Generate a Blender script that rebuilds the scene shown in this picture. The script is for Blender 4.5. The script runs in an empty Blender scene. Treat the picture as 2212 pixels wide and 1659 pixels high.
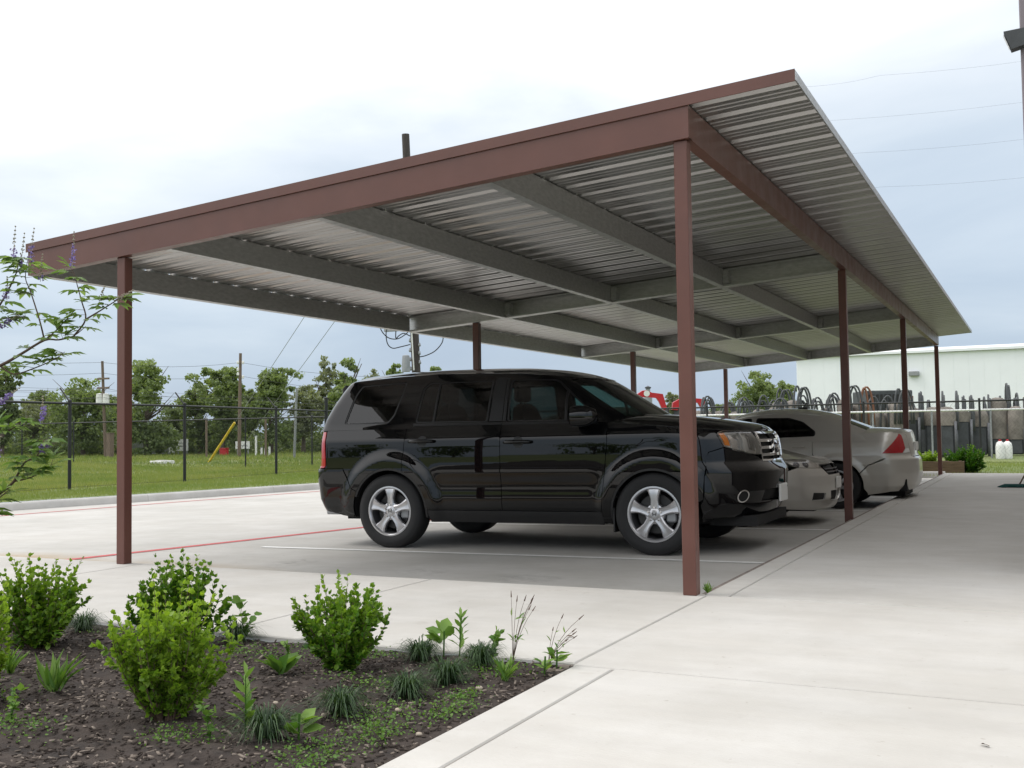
import bpy, math, random
import numpy as np
from mathutils import Vector, Matrix
from mathutils.geometry import delaunay_2d_cdt

random.seed(7); rng = np.random.default_rng(7)
scn = bpy.context.scene
COL = scn.collection

# ------------------------------------------------------------------ camera
CAM = np.array((6.4397, -6.118, 0.9612)); YAW, PITCH, ROLL, FPX = 0.45602, 0.04685, -0.01438, 2306.78   # FPX for a 2212 px wide frame
def cam_axes():
    cy, sy, cp, sp = math.cos(YAW), math.sin(YAW), math.cos(PITCH), math.sin(PITCH)
    f = np.array((-sy*cp, cy*cp, sp)); r = np.array((cy, sy, 0.0)); u = np.cross(r, f)
    cr, sr = math.cos(ROLL), math.sin(ROLL)
    return cr*r + sr*u, -sr*r + cr*u, f
CR, CU, CF = cam_axes()
cam = bpy.data.cameras.new('camera'); camo = bpy.data.objects.new('camera', cam); COL.objects.link(camo)
cam.sensor_fit = 'HORIZONTAL'; cam.sensor_width = 36.0; cam.lens = 36.0*FPX/2212.0
cam.clip_start = 0.05; cam.clip_end = 3000
camo.matrix_world = Matrix(((CR[0], CU[0], -CF[0], CAM[0]), (CR[1], CU[1], -CF[1], CAM[1]), (CR[2], CU[2], -CF[2], CAM[2]), (0, 0, 0, 1)))
scn.camera = camo
def at(px, py, depth):
    "a point of the place that lies `depth` metres out along a measured sight line"
    return CAM + (CF + CR*(px-1106)/FPX - CU*(py-829.5)/FPX)*depth

# ------------------------------------------------------------------ sky, sun, exposure
SUN_EL, SUN_AZ = math.radians(54), math.radians(-108)      # azimuth from +Y towards +X
sun_dir = Vector((math.sin(SUN_AZ)*math.cos(SUN_EL), math.cos(SUN_AZ)*math.cos(SUN_EL), math.sin(SUN_EL)))
w = bpy.data.worlds.new('World'); scn.world = w; w.use_nodes = True
nt = w.node_tree; nt.nodes.clear()
def wn(t, **k):
    n = nt.nodes.new(t)
    for a, b in k.items(): setattr(n, a, b)
    return n
out = wn('ShaderNodeOutputWorld'); bg = wn('ShaderNodeBackground'); nt.links.new(bg.outputs[0], out.inputs[0])
sky = wn('ShaderNodeTexSky', sky_type='NISHITA', sun_disc=False, sun_elevation=SUN_EL, sun_rotation=SUN_AZ, altitude=20, air_density=1.0, dust_density=2.0, ozone_density=1.2)
tc = wn('ShaderNodeTexCoord'); sep = wn('ShaderNodeSeparateXYZ'); nt.links.new(tc.outputs['Generated'], sep.inputs[0])
def wmath(op, a, b=None, clamp=False):
    n = wn('ShaderNodeMath', operation=op, use_clamp=clamp)
    for i, v in enumerate((a, b)):
        if v is None: continue
        if isinstance(v, (int, float)): n.inputs[i].default_value = v
        else: nt.links.new(v, n.inputs[i])
    return n.outputs[0]
# cloud deck: noise on a flat layer overhead, seen in perspective
zc = wmath('MAXIMUM', sep.outputs[2], 0.0); den = wmath('ADD', zc, 0.16)
cx = wmath('DIVIDE', sep.outputs[0], den); cy_ = wmath('DIVIDE', sep.outputs[1], den)
comb = wn('ShaderNodeCombineXYZ'); nt.links.new(cx, comb.inputs[0]); nt.links.new(cy_, comb.inputs[1]); comb.inputs[2].default_value = 1.3
noi = wn('ShaderNodeTexNoise'); noi.inputs['Scale'].default_value = 0.95; noi.inputs['Detail'].default_value = 6; noi.inputs['Roughness'].default_value = 0.52; noi.inputs['Distortion'].default_value = 0.35
nt.links.new(comb.outputs[0], noi.inputs['Vector'])
# overcast brightness: brighter overhead and round the veiled sun
dotn = wn('ShaderNodeVectorMath', operation='DOT_PRODUCT'); nt.links.new(tc.outputs['Generated'], dotn.inputs[0]); dotn.inputs[1].default_value = sun_dir
glow = wmath('POWER', wmath('MAXIMUM', dotn.outputs['Value'], 0.0), 1.6)
elev = wmath('ADD', wmath('MULTIPLY', zc, 1.75), wmath('MULTIPLY', glow, 0.68))
elev = wmath('ADD', elev, wmath('MULTIPLY', wmath('SUBTRACT', noi.outputs[0], 0.47), 0.75))
ramp = wn('ShaderNodeValToRGB'); nt.links.new(elev, ramp.inputs[0])
cr = ramp.color_ramp
cr.elements[0].position = 0.0; cr.elements[0].color = (0.385, 0.47, 0.59, 1)
cr.elements[1].position = 1.0; cr.elements[1].color = (1.0, 1.0, 1.0, 1)
for p_, c_ in ((0.22, (0.45, 0.54, 0.65, 1)), (0.44, (0.58, 0.66, 0.745, 1)), (0.70, (0.85, 0.89, 0.93, 1))):
    e = cr.elements.new(p_); e.color = c_
bright = wmath('ADD', 0.98, wmath('MULTIPLY', wmath('MAXIMUM', wmath('SUBTRACT', wmath('MINIMUM', elev, 1.3), 0.6), 0.0), 0.72))
mul = wn('ShaderNodeVectorMath', operation='SCALE'); nt.links.new(ramp.outputs[0], mul.inputs[0]); nt.links.new(bright, mul.inputs['Scale'])
skyb = wn('ShaderNodeVectorMath', operation='SCALE'); nt.links.new(sky.outputs[0], skyb.inputs[0]); skyb.inputs['Scale'].default_value = 0.10
mix = wn('ShaderNodeMix', data_type='RGBA'); mix.inputs[0].default_value = 0.86
nt.links.new(skyb.outputs[0], mix.inputs[6]); nt.links.new(mul.outputs[0], mix.inputs[7])
nt.links.new(mix.outputs[2], bg.inputs[0]); bg.inputs[1].default_value = 1.0

sun = bpy.data.lights.new('sun', 'SUN'); suno = bpy.data.objects.new('sun', sun); COL.objects.link(suno)
sun.energy = 0.9; sun.angle = math.radians(25); sun.color = (1.0, 0.965, 0.91)
suno.rotation_euler = (-sun_dir).to_track_quat('-Z', 'Y').to_euler()
scn.view_settings.view_transform = 'Standard'; scn.view_settings.look = 'None'
scn.view_settings.exposure = 0.37; scn.view_settings.gamma = 1.0; scn.view_settings.use_curve_mapping = False
scn.render.engine = 'CYCLES'
scn.cycles.max_bounces = 8; scn.cycles.transparent_max_bounces = 24; scn.cycles.use_denoising = True

# ------------------------------------------------------------------ mesh helpers
def link(o, parent=None):
    COL.objects.link(o)
    if parent is not None: o.parent = parent
    return o
def obj_from(name, me, mat=None, parent=None):
    if mat is not None:
        me.materials.clear()
        for m in (mat if isinstance(mat, (list, tuple)) else [mat]): me.materials.append(m)
    return link(bpy.data.objects.new(name, me), parent)
def tag(o, label=None, cat=None, group=None, kind=None):
    if label: o['label'] = label
    if cat: o['category'] = cat
    if group: o['group'] = group
    if kind: o['kind'] = kind
    return o
def thing(name, label, cat, loc=(0, 0, 0), rz=0, group=None):
    o = bpy.data.objects.new(name, None); COL.objects.link(o); o.location = loc; o.rotation_euler = (0, 0, rz); o.empty_display_size = 0.1
    return tag(o, label, cat, group)
def frame(d):
    d = np.asarray(d, float); d = d/ (np.linalg.norm(d)+1e-12)
    a = np.array((0, 0, 1.0)) if abs(d[2]) < 0.9 else np.array((1.0, 0, 0))
    u = np.cross(d, a); u /= np.linalg.norm(u); return d, u, np.cross(d, u)
class MB:
    "collects shapes for ONE mesh"
    def __init__(s): s.v = []; s.f = []; s.m = []
    def add(s, v, f, mi=0):
        o = len(s.v); s.v.extend([tuple(map(float, p)) for p in v]); s.f.extend([tuple(i+o for i in q) for q in f]); s.m.extend([mi]*len(f)); return s
    def box(s, x0, x1, y0, y1, z0, z1, mi=0):
        v = [(x, y, z) for z in (z0, z1) for y in (y0, y1) for x in (x0, x1)]
        return s.add(v, [(0, 2, 3, 1), (4, 5, 7, 6), (0, 1, 5, 4), (2, 6, 7, 3), (0, 4, 6, 2), (1, 3, 7, 5)], mi)
    def cbox(s, x0, x1, y0, y1, z0, z1, c, mi=0):
        "box with chamfered edges"
        v = []; f = []
        ring = lambda z, i: [(x0+c+i, y0+i, z), (x1-c-i, y0+i, z), (x1-i, y0+c+i, z), (x1-i, y1-c-i, z), (x1-c-i, y1-i, z), (x0+c+i, y1-i, z), (x0+i, y1-c-i, z), (x0+i, y0+c+i, z)]
        for z, i in ((z0, c*.7), (z0+c, 0), (z1-c, 0), (z1, c*.7)): v += ring(z, i)
        for k in range(3):
            for j in range(8): f.append((k*8+j, k*8+(j+1) % 8, k*8+8+(j+1) % 8, k*8+8+j))
        f.append(tuple(range(7, -1, -1))); f.append(tuple(range(24, 32))); return s.add(v, f, mi)
    def tube(s, pts, r, n=6, mi=0, cap=True):
        pts = [np.asarray(p, float) for p in pts]; rs = r if isinstance(r, (list, tuple, np.ndarray)) else [r]*len(pts)
        v = []; f = []; pu = None
        for i, p in enumerate(pts):
            d = pts[min(i+1, len(pts)-1)] - pts[max(i-1, 0)]
            d, u, w_ = frame(d)
            if pu is not None:
                u = pu - d*np.dot(pu, d); u /= (np.linalg.norm(u)+1e-9); w_ = np.cross(d, u)
            pu = u
            for k in range(n):
                a = 2*math.pi*k/n; v.append(p + rs[i]*(math.cos(a)*u + math.sin(a)*w_))
        for i in range(len(pts)-1):
            for k in range(n): f.append((i*n+k, i*n+(k+1) % n, (i+1)*n+(k+1) % n, (i+1)*n+k))
        if cap: f.append(tuple(range(n-1, -1, -1))); f.append(tuple((len(pts)-1)*n+k for k in range(n)))
        return s.add(v, f, mi)
    def lathe(s, prof, c=(0, 0, 0), axis='z', n=24, mi=0):
        "prof: (radius, along) pairs"
        v = []; f = []
        for r, h in prof:
            for k in range(n):
                a = 2*math.pi*k/n; q = (r*math.cos(a), r*math.sin(a), h)
                if axis == 'y': q = (q[0], h, q[1])
                if axis == 'x': q = (h, q[0], q[1])
                v.append((q[0]+c[0], q[1]+c[1], q[2]+c[2]))
        for i in range(len(prof)-1):
            for k in range(n): f.append((i*n+k, i*n+(k+1) % n, (i+1)*n+(k+1) % n, (i+1)*n+k))
        return s.add(v, f, mi)
    def prism(s, poly, d, mi=0):
        "extrude a 3D polygon by vector d"
        n = len(poly); d = np.asarray(d, float); v = [np.asarray(p, float) for p in poly]; v = v + [p+d for p in v]
        return s.add(v, [tuple(range(n-1, -1, -1)), tuple(range(n, 2*n))] + [(i, (i+1) % n, n+(i+1) % n, n+i) for i in range(n)], mi)
    def mesh(s, name, smooth=False):
        me = bpy.data.meshes.new(name); me.from_pydata(s.v, [], s.f)
        if any(s.m): me.polygons.foreach_set('material_index', s.m)
        me.update()
        if smooth is True: me.polygons.foreach_set('use_smooth', [True]*len(me.polygons))
        elif smooth:
            me.polygons.foreach_set('use_smooth', [True]*len(me.polygons)); me.set_sharp_from_angle(angle=smooth)
        return me
    def build(s, name, mat, parent=None, smooth=False): return obj_from(name, s.mesh(name, smooth), mat, parent)
def np_mesh(name, V, F, mat, parent=None, col=None, smooth=False):
    "big meshes: V (n,3), F (m,k) with one k"
    V = np.asarray(V, np.float32); F = np.asarray(F, np.int32); me = bpy.data.meshes.new(name); k = F.shape[1]
    me.vertices.add(len(V)); me.vertices.foreach_set('co', V.ravel())
    me.loops.add(F.size); me.loops.foreach_set('vertex_index', F.ravel())
    me.polygons.add(len(F)); me.polygons.foreach_set('loop_start', np.arange(0, F.size, k, dtype=np.int32))
    if smooth: me.polygons.foreach_set('use_smooth', np.ones(len(F), bool))
    if col is not None:
        a = me.attributes.new('tint', 'FLOAT', 'POINT'); a.data.foreach_set('value', np.asarray(col, np.float32))
    me.update(calc_edges=True); me.validate()
    return obj_from(name, me, mat, parent)
def copy_tree(o, parent=None):
    c = o.copy(); COL.objects.link(c); c.parent = parent
    for ch in list(o.children): copy_tree(ch, c)
    return c

# ------------------------------------------------------------------ materials
def new_mat(name):
    m = bpy.data.materials.new(name); m.use_nodes = True; t = m.node_tree; b = t.nodes['Principled BSDF']; return m, t, b
def pmat(name, col, rough=0.5, metal=0.0, var=0.0, scale=8.0, bump=0.0, bscale=60.0, col2=None, detail=5, coat=0.0, spec=0.5, rvar=0.0, stretch=None, **kw):
    "principled paint/metal/stone with noise in colour, roughness and relief"
    m, t, b = new_mat(name)
    b.inputs['Base Color'].default_value = (*col, 1); b.inputs['Roughness'].default_value = rough; b.inputs['Metallic'].default_value = metal
    b.inputs['Specular IOR Level'].default_value = spec
    if coat: b.inputs['Coat Weight'].default_value = coat; b.inputs['Coat Roughness'].default_value = 0.015
    for k, v in kw.items(): b.inputs[k].default_value = v
    vec = None
    if var or bump or rvar:
        g = t.nodes.new('ShaderNodeNewGeometry'); vec = g.outputs['Position']
        if stretch:
            mp = t.nodes.new('ShaderNodeMapping'); mp.inputs['Scale'].default_value = stretch; t.links.new(vec, mp.inputs[0]); vec = mp.outputs[0]
    def noise(sc, det):
        n = t.nodes.new('ShaderNodeTexNoise'); n.inputs['Scale'].default_value = sc; n.inputs['Detail'].default_value = det; n.inputs['Roughness'].default_value = 0.6; t.links.new(vec, n.inputs['Vector']); return n.outputs[0]
    if var:
        n = noise(scale, detail); r = t.nodes.new('ShaderNodeValToRGB'); t.links.new(n, r.inputs[0])
        c2 = col2 or tuple(c*(1-var) for c in col); c1 = col if col2 else tuple(min(1, c*(1+var)) for c in col)
        r.color_ramp.elements[0].position = 0.3; r.color_ramp.elements[0].color = (*c2, 1)
        r.color_ramp.elements[1].position = 0.7; r.color_ramp.elements[1].color = (*c1, 1)
        t.links.new(r.outputs[0], b.inputs['Base Color'])
    if rvar:
        n = noise(scale*1.7, 4); mr = t.nodes.new('ShaderNodeMapRange'); mr.inputs['From Min'].default_value = 0.3; mr.inputs['From Max'].default_value = 0.7
        mr.inputs['To Min'].default_value = max(0.02, rough-rvar); mr.inputs['To Max'].default_value = min(1, rough+rvar); t.links.new(n, mr.inputs[0]); t.links.new(mr.outputs[0], b.inputs['Roughness'])
    if bump:
        n = noise(bscale, 4); bp = t.nodes.new('ShaderNodeBump'); bp.inputs['Strength'].default_value = bump; bp.inputs['Distance'].default_value = 0.01
        t.links.new(n, bp.inputs['Height']); t.links.new(bp.outputs[0], b.inputs['Normal'])
    return m
def leaf_mat(name, c1, c2, trans=0.35, rough=0.45):
    "leaf: colour runs from c1 to c2 by the per-leaf tint value"
    m, t, b = new_mat(name); a = t.nodes.new('ShaderNodeAttribute'); a.attribute_name = 'tint'
    r = t.nodes.new('ShaderNodeValToRGB'); r.color_ramp.elements[0].color = (*c1, 1); r.color_ramp.elements[1].color = (*c2, 1); t.links.new(a.outputs['Fac'], r.inputs[0])
    t.links.new(r.outputs[0], b.inputs['Base Color']); b.inputs['Roughness'].default_value = rough; b.inputs['Specular IOR Level'].default_value = 0.3
    tr = t.nodes.new('ShaderNodeBsdfTranslucent'); mx = t.nodes.new('ShaderNodeMixShader'); mx.inputs[0].default_value = trans
    g = t.nodes.new('ShaderNodeMix'); g.data_type = 'RGBA'; g.blend_type = 'MULTIPLY'; g.inputs[0].default_value = 1.0; g.inputs[7].default_value = (1.3, 1.35, 0.6, 1); t.links.new(r.outputs[0], g.inputs[6]); t.links.new(g.outputs[2], tr.inputs[0])
    t.links.new(b.outputs[0], mx.inputs[1]); t.links.new(tr.outputs[0], mx.inputs[2]); t.links.new(mx.outputs[0], t.nodes['Material Output'].inputs[0]); return m
def glass_mat(name, tint, through, rough=0.01):
    "thin window glass: mirror by fresnel over a tinted see-through pane"
    m, t, b = new_mat(name); t.nodes.remove(b)
    tr = t.nodes.new('ShaderNodeBsdfTransparent'); tr.inputs[0].default_value = (*[c*through for c in tint], 1)
    gl = t.nodes.new('ShaderNodeBsdfGlossy'); gl.inputs['Roughness'].default_value = rough; gl.inputs[0].default_value = (1, 1, 1, 1)
    fr = t.nodes.new('ShaderNodeFresnel'); fr.inputs[0].default_value = 1.55; mx = t.nodes.new('ShaderNodeMixShader')
    t.links.new(fr.outputs[0], mx.inputs[0]); t.links.new(tr.outputs[0], mx.inputs[1]); t.links.new(gl.outputs[0], mx.inputs[2]); t.links.new(mx.outputs[0], t.nodes['Material Output'].inputs[0]); return m

M = dict(
    brown=pmat('brown_paint', (0.124, 0.051, 0.039), 0.38, spec=0.5, var=0.10, scale=3, bump=0.05, bscale=25, rvar=0.08),
    galv=pmat('galvanised_steel', (0.43, 0.433, 0.43), 0.40, 0.75, var=0.16, scale=14, rvar=0.10, stretch=(1, 1, 3)),
    sheet=pmat('roof_sheet_steel', (0.46, 0.452, 0.442), 0.32, 0.9, var=0.05, scale=1.5, rvar=0.03, stretch=(0.3, 1, 1)),
    black_metal=pmat('black_coated_steel', (0.012, 0.013, 0.014), 0.5),
    wire=pmat('black_wire', (0.02, 0.021, 0.022), 0.55),
    grey_metal=pmat('grey_steel', (0.30, 0.31, 0.32), 0.45, 0.4, var=0.15, scale=5),
    wood=pmat('weathered_pole_wood', (0.17, 0.125, 0.095), 0.85, var=0.35, scale=6, stretch=(6, 6, 0.6), bump=0.3, bscale=30),
    dark_wood=pmat('creosote_pole_wood', (0.06, 0.05, 0.047), 0.8, var=0.3, scale=6, stretch=(6, 6, 0.6)),
    timber=pmat('planter_timber', (0.16, 0.11, 0.07), 0.85, var=0.3, scale=5, stretch=(1, 1, 8)),
    yellow=pmat('yellow_plastic', (0.72, 0.50, 0.02), 0.5, var=0.1),
    white=pmat('white_paint', (0.78, 0.78, 0.76), 0.5, var=0.04),
    red=pmat('red_paint', (0.50, 0.02, 0.03), 0.4, var=0.1),
    beige=pmat('beige_cover', (0.185, 0.165, 0.145), 0.8, var=0.4, scale=2.5, bump=0.1, bscale=12),
    rubber=pmat('black_rubber', (0.018, 0.018, 0.019), 0.75, bump=0.1, bscale=90),
    tyre=pmat('tyre_rubber', (0.013, 0.013, 0.014), 0.72, bump=0.08, bscale=120),
    alloy=pmat('machined_alloy', (0.56, 0.56, 0.58), 0.30, 0.85),
    alloy_dark=pmat('dark_grey_alloy', (0.16, 0.16, 0.17), 0.4, 0.6),
    chrome=pmat('chrome', (0.80, 0.80, 0.80), 0.08, 1.0),
    trim=pmat('black_plastic', (0.012, 0.012, 0.013), 0.45),
    under=pmat('underbody', (0.010, 0.010, 0.010), 0.8),
    seat=pmat('grey_seat_cloth', (0.035, 0.034, 0.033), 0.9),
    paint_black=pmat('black_car_paint', (0.0022, 0.0024, 0.0032), 0.3, coat=1.0, spec=0.0, **{'Coat IOR': 1.52}),
    paint_gold=pmat('pale_gold_car_paint', (0.62, 0.595, 0.55), 0.32, 0.35, coat=0.8),
    paint_silver=pmat('beige_silver_car_paint', (0.57, 0.55, 0.505), 0.30, 0.35, coat=0.8),
    amber=pmat('amber_lens', (0.85, 0.26, 0.01), 0.15, coat=0.6),
    redlens=pmat('red_lens', (0.42, 0.008, 0.015), 0.12, coat=0.8),
    clear=glass_mat('clear_lens', (1, 1, 1), 0.92),
    reflector=pmat('lamp_reflector', (0.82, 0.79, 0.74), 0.25, 0.25), disc=pmat('brake_disc_steel', (0.05, 0.05, 0.05), 0.45, 0.6),
    glass_dark=glass_mat('privacy_glass', (0.75, 0.9, 0.85), 0.09),
    glass_front=glass_mat('tinted_green_glass', (0.62, 0.95, 0.86), 0.33),
    glass_black=glass_mat('dark_film_glass', (0.8, 0.8, 0.8), 0.05),
)
# ------------------------------------------------------------------ concrete, soil, grass materials
def concrete(name, c1, c2, stain=None, oil=()):
    m, t, b = new_mat(name); N = t.nodes; L = t.links
    g = N.new('ShaderNodeNewGeometry'); pos = g.outputs['Position']
    def noise(sc, det, rough=0.6, st=None):
        v = pos
        if st: mp = N.new('ShaderNodeMapping'); mp.inputs['Scale'].default_value = st; L.new(pos, mp.inputs[0]); v = mp.outputs[0]
        n = N.new('ShaderNodeTexNoise'); n.inputs['Scale'].default_value = sc; n.inputs['Detail'].default_value = det; n.inputs['Roughness'].default_value = rough; L.new(v, n.inputs[0]); return n.outputs[0]
    def ramp(fac, p0, k0, p1, k1):
        r = N.new('ShaderNodeValToRGB'); L.new(fac, r.inputs[0]); e = r.color_ramp.elements; e[0].position = p0; e[0].color = k0; e[1].position = p1; e[1].color = k1; return r.outputs[0]
    def mixc(f, a, c, bl='MIX'):
        x = N.new('ShaderNodeMix'); x.data_type = 'RGBA'; x.blend_type = bl
        if isinstance(f, float): x.inputs[0].default_value = f
        else: L.new(f, x.inputs[0])
        for i, v in ((6, a), (7, c)):
            if isinstance(v, tuple): x.inputs[i].default_value = v
            else: L.new(v, x.inputs[i])
        return x.outputs[2]
    base = ramp(noise(0.55, 6, 0.62), 0.32, (*c2, 1), 0.68, (*c1, 1))
    # broom marks and trowel sweeps
    base = mixc(0.5, base, ramp(noise(3.0, 5, 0.6, (0.25, 2.2, 1)), 0.3, (0.90, 0.90, 0.90, 1), 0.7, (1.05, 1.05, 1.045, 1)), 'MULTIPLY')
    # rare dark specks and small spots
    base = mixc(0.8, base, ramp(noise(26, 2, 0.5), 0.70, (1, 1, 1, 1), 0.80, (0.70, 0.66, 0.62, 1)), 'MULTIPLY')
    base = mixc(0.6, base, ramp(noise(5.5, 3, 0.55), 0.66, (1, 1, 1, 1), 0.78, (0.80, 0.775, 0.745, 1)), 'MULTIPLY')
    # blotchy weathering
    base = mixc(0.55, base, ramp(noise(1.7, 7, 0.7), 0.42, (0.86, 0.845, 0.82, 1), 0.62, (1, 1, 1, 1)), 'MULTIPLY')
    if stain:   # rusty run-off patches: (x, y, rx, ry)
        for (sx, sy, rx, ry, k) in stain:
            mp = N.new('ShaderNodeMapping'); mp.vector_type = 'TEXTURE'; mp.inputs['Location'].default_value = (sx, sy, -0.17); mp.inputs['Scale'].default_value = (rx, ry, 1); L.new(pos, mp.inputs[0])
            sp = N.new('ShaderNodeTexGradient'); sp.gradient_type = 'SPHERICAL'; L.new(mp.outputs[0], sp.inputs[0])
            mm = N.new('ShaderNodeMath'); mm.operation = 'MULTIPLY'; L.new(sp.outputs[1], mm.inputs[0]); L.new(ramp(noise(3.2, 6, 0.7), 0.3, (0.45*k, 0.45*k, 0.45*k, 1), 0.62, (1.5*k, 1.5*k, 1.5*k, 1)), mm.inputs[1]); mm.use_clamp = True
            base = mixc(mm.outputs[0], base, (0.36, 0.26, 0.145, 1))
    for (sx, sy, rx, ry) in oil:
        mp = N.new('ShaderNodeMapping'); mp.vector_type = 'TEXTURE'; mp.inputs['Location'].default_value = (sx, sy, -0.16); mp.inputs['Scale'].default_value = (rx, ry, 1); L.new(pos, mp.inputs[0])
        sp = N.new('ShaderNodeTexGradient'); sp.gradient_type = 'SPHERICAL'; L.new(mp.outputs[0], sp.inputs[0])
        mm = N.new('ShaderNodeMath'); mm.operation = 'MULTIPLY'; L.new(sp.outputs[1], mm.inputs[0]); L.new(ramp(noise(7, 5, 0.7), 0.45, (0, 0, 0, 1), 0.7, (0.7, 0.7, 0.7, 1)), mm.inputs[1]); base = mixc(mm.outputs[0], base, (0.16, 0.15, 0.14, 1))
    L.new(base, b.inputs['Base Color']); b.inputs['Roughness'].default_value = 0.82; b.inputs['Specular IOR Level'].default_value = 0.3
    bp = N.new('ShaderNodeBump'); bp.inputs['Strength'].default_value = 0.32; bp.inputs['Distance'].default_value = 0.006; L.new(noise(70, 4, 0.6, (0.6, 1.6, 1)), bp.inputs['Height']); L.new(bp.outputs[0], b.inputs['Normal'])
    return m
M['walk'] = concrete('walk_concrete', (0.575, 0.557, 0.528), (0.495, 0.48, 0.452))
M['lot'] = concrete('lot_concrete', (0.53, 0.515, 0.49), (0.44, 0.43, 0.405), stain=[(-2.5, 1.05, 1.2, 0.75, 1.0), (-0.7, 0.85, 1.9, 0.7, 0.8), (0.7, 0.55, 1.6, 0.6, 0.95)], oil=[(2.9, 1.3, .45, .35), (1.9, 1.45, .3, .25), (3.4, 4.1, .6, .5), (2.6, 7.0, .6, .5), (0.4, 1.7, .25, .5)])
M['kerb'] = concrete('kerb_concrete', (0.56, 0.55, 0.535), (0.42, 0.415, 0.40))
M['grass_ground'] = pmat('grass_ground', (0.200, 0.215, 0.078), 0.95, var=0.3, scale=0.28, col2=(0.100, 0.150, 0.040), bump=0.6, bscale=9, detail=8)
M['soil'] = pmat('bark_soil', (0.056, 0.041, 0.033), 0.95, var=0.5, scale=9, col2=(0.018, 0.013, 0.011), bump=1.0, bscale=45, detail=8)
M['line_white'] = pmat('white_line_paint', (0.80, 0.80, 0.78), 0.7, var=0.10, scale=12)
M['line_red'] = pmat('red_line_paint', (0.47, 0.075, 0.075), 0.7, var=0.22, scale=10)
M['joint'] = pmat('joint_filler', (0.20, 0.165, 0.145), 0.9, var=0.3, scale=10)

def inside(poly, P):
    poly = np.asarray(poly, float); x, y = P[:, 0], P[:, 1]; r = np.zeros(len(P), bool); n = len(poly)
    for i in range(n):
        x0, y0 = poly[i]; x1, y1 = poly[(i+1) % n]
        if y0 == y1: continue
        c = ((y0 > y) != (y1 > y)) & (x < (x1-x0)*(y-y0)/(y1-y0)+x0); r ^= c
    return r
def densify(poly, step, closed=True):
    o = []; n = len(poly)
    for i in range(n if closed else n-1):
        a = np.asarray(poly[i], float); b_ = np.asarray(poly[(i+1) % n], float); k = max(1, int(math.ceil(np.linalg.norm(b_-a)/step)))
        o += [a + (b_-a)*j/k for j in range(k)]
    if not closed: o.append(np.asarray(poly[-1], float))
    return np.array(o)
def cdt(loops, extra):
    "triangulate inside loops[0] and outside the others"
    pts = [p for l in loops for p in l]; edges = []; o = 0
    for l in loops:
        n = len(l); edges += [(o+i, o+(i+1) % n) for i in range(n)]; o += n
    V = [Vector((float(p[0]), float(p[1]))) for p in pts] + [Vector((float(p[0]), float(p[1]))) for p in extra]
    r = delaunay_2d_cdt(V, edges, [], 0, 1e-7)
    P = np.array([(v.x, v.y) for v in r[0]]); T = np.array([f for f in r[2] if len(f) == 3], int)
    c = P[T].mean(1); k = inside(loops[0], c)
    for h in loops[1:]: k &= ~inside(h, c)
    T = T[k]; a = P[T]; ar = (a[:, 1, 0]-a[:, 0, 0])*(a[:, 2, 1]-a[:, 0, 1])-(a[:, 1, 1]-a[:, 0, 1])*(a[:, 2, 0]-a[:, 0, 0])
    T[ar < 0] = T[ar < 0][:, ::-1]; return P, T[np.abs(ar) > 1e-10]

# ------------------------------------------------------------------ ground
def pz(x): return -0.13 + 0.008*(x-4.6)                 # the lot falls gently towards the drive
KERB = [(-12.6, -9.0), (-10.15, 4.2), (-9.62, 6.55), (-8.97, 9.56), (-8.26, 13.65), (-7.05, 20.0)]   # foot of the kerb
PAVE = [(-12.72, -9.0), (-10.27, 4.2), (-9.74, 6.55), (-9.09, 9.56), (-8.38, 13.65), (-7.2, 20.1), (4.7, 19.15), (4.7, 18.42), (9.5, 18.42), (9.5, -9.0)]
def gz(x, y):
    "height of the grass"
    x = np.asarray(x, float); y = np.asarray(y, float)
    z = -0.085 + 0.035*np.sin(x*0.55+1.3)*np.cos(y*0.41) + 0.05*np.sin(x*0.13)*np.sin(y*0.11+0.6)
    d = np.clip((-12.0-x)/22.0, 0, 1)*np.clip((y+40)/50, 0, 1)
    z = z - 0.22*np.sin(np.pi*d)**2 * (x > -36) + 0.10*np.clip((-30-x)/20, 0, 1)
    near = np.clip(np.abs(x+9.0)/6.0, 0, 1)
    return -0.085 + (z+0.085)*np.clip(near, 0.15, 1)
outer = densify([(-900, -500), (700, -500), (700, 1100), (-900, 1100)], 200)
gp = []
for s, x0, x1, y0, y1 in ((1.3, -48, 14, -6, 46), (6, -120, 60, -60, 130), (40, -800, 600, -400, 1000)):
    xs, ys = np.meshgrid(np.arange(x0, x1, s), np.arange(y0, y1, s)); q = np.c_[xs.ravel(), ys.ravel()] + rng.uniform(-.2, .2, (xs.size, 2))*s
    if s == 6: q = q[~((q[:, 0] > -50) & (q[:, 0] < 16) & (q[:, 1] > -8) & (q[:, 1] < 48))]
    if s == 40: q = q[~((q[:, 0] > -130) & (q[:, 0] < 70) & (q[:, 1] > -70) & (q[:, 1] < 140))]
    gp.append(q)
gp = np.vstack(gp); gp = gp[~inside(PAVE, gp)]
P2, T2 = cdt([outer, densify(PAVE, 1.0)], gp)
tag(np_mesh('ground', np.c_[P2, gz(P2[:, 0], P2[:, 1])], T2, M['grass_ground'], smooth=True), kind='structure')

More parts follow.
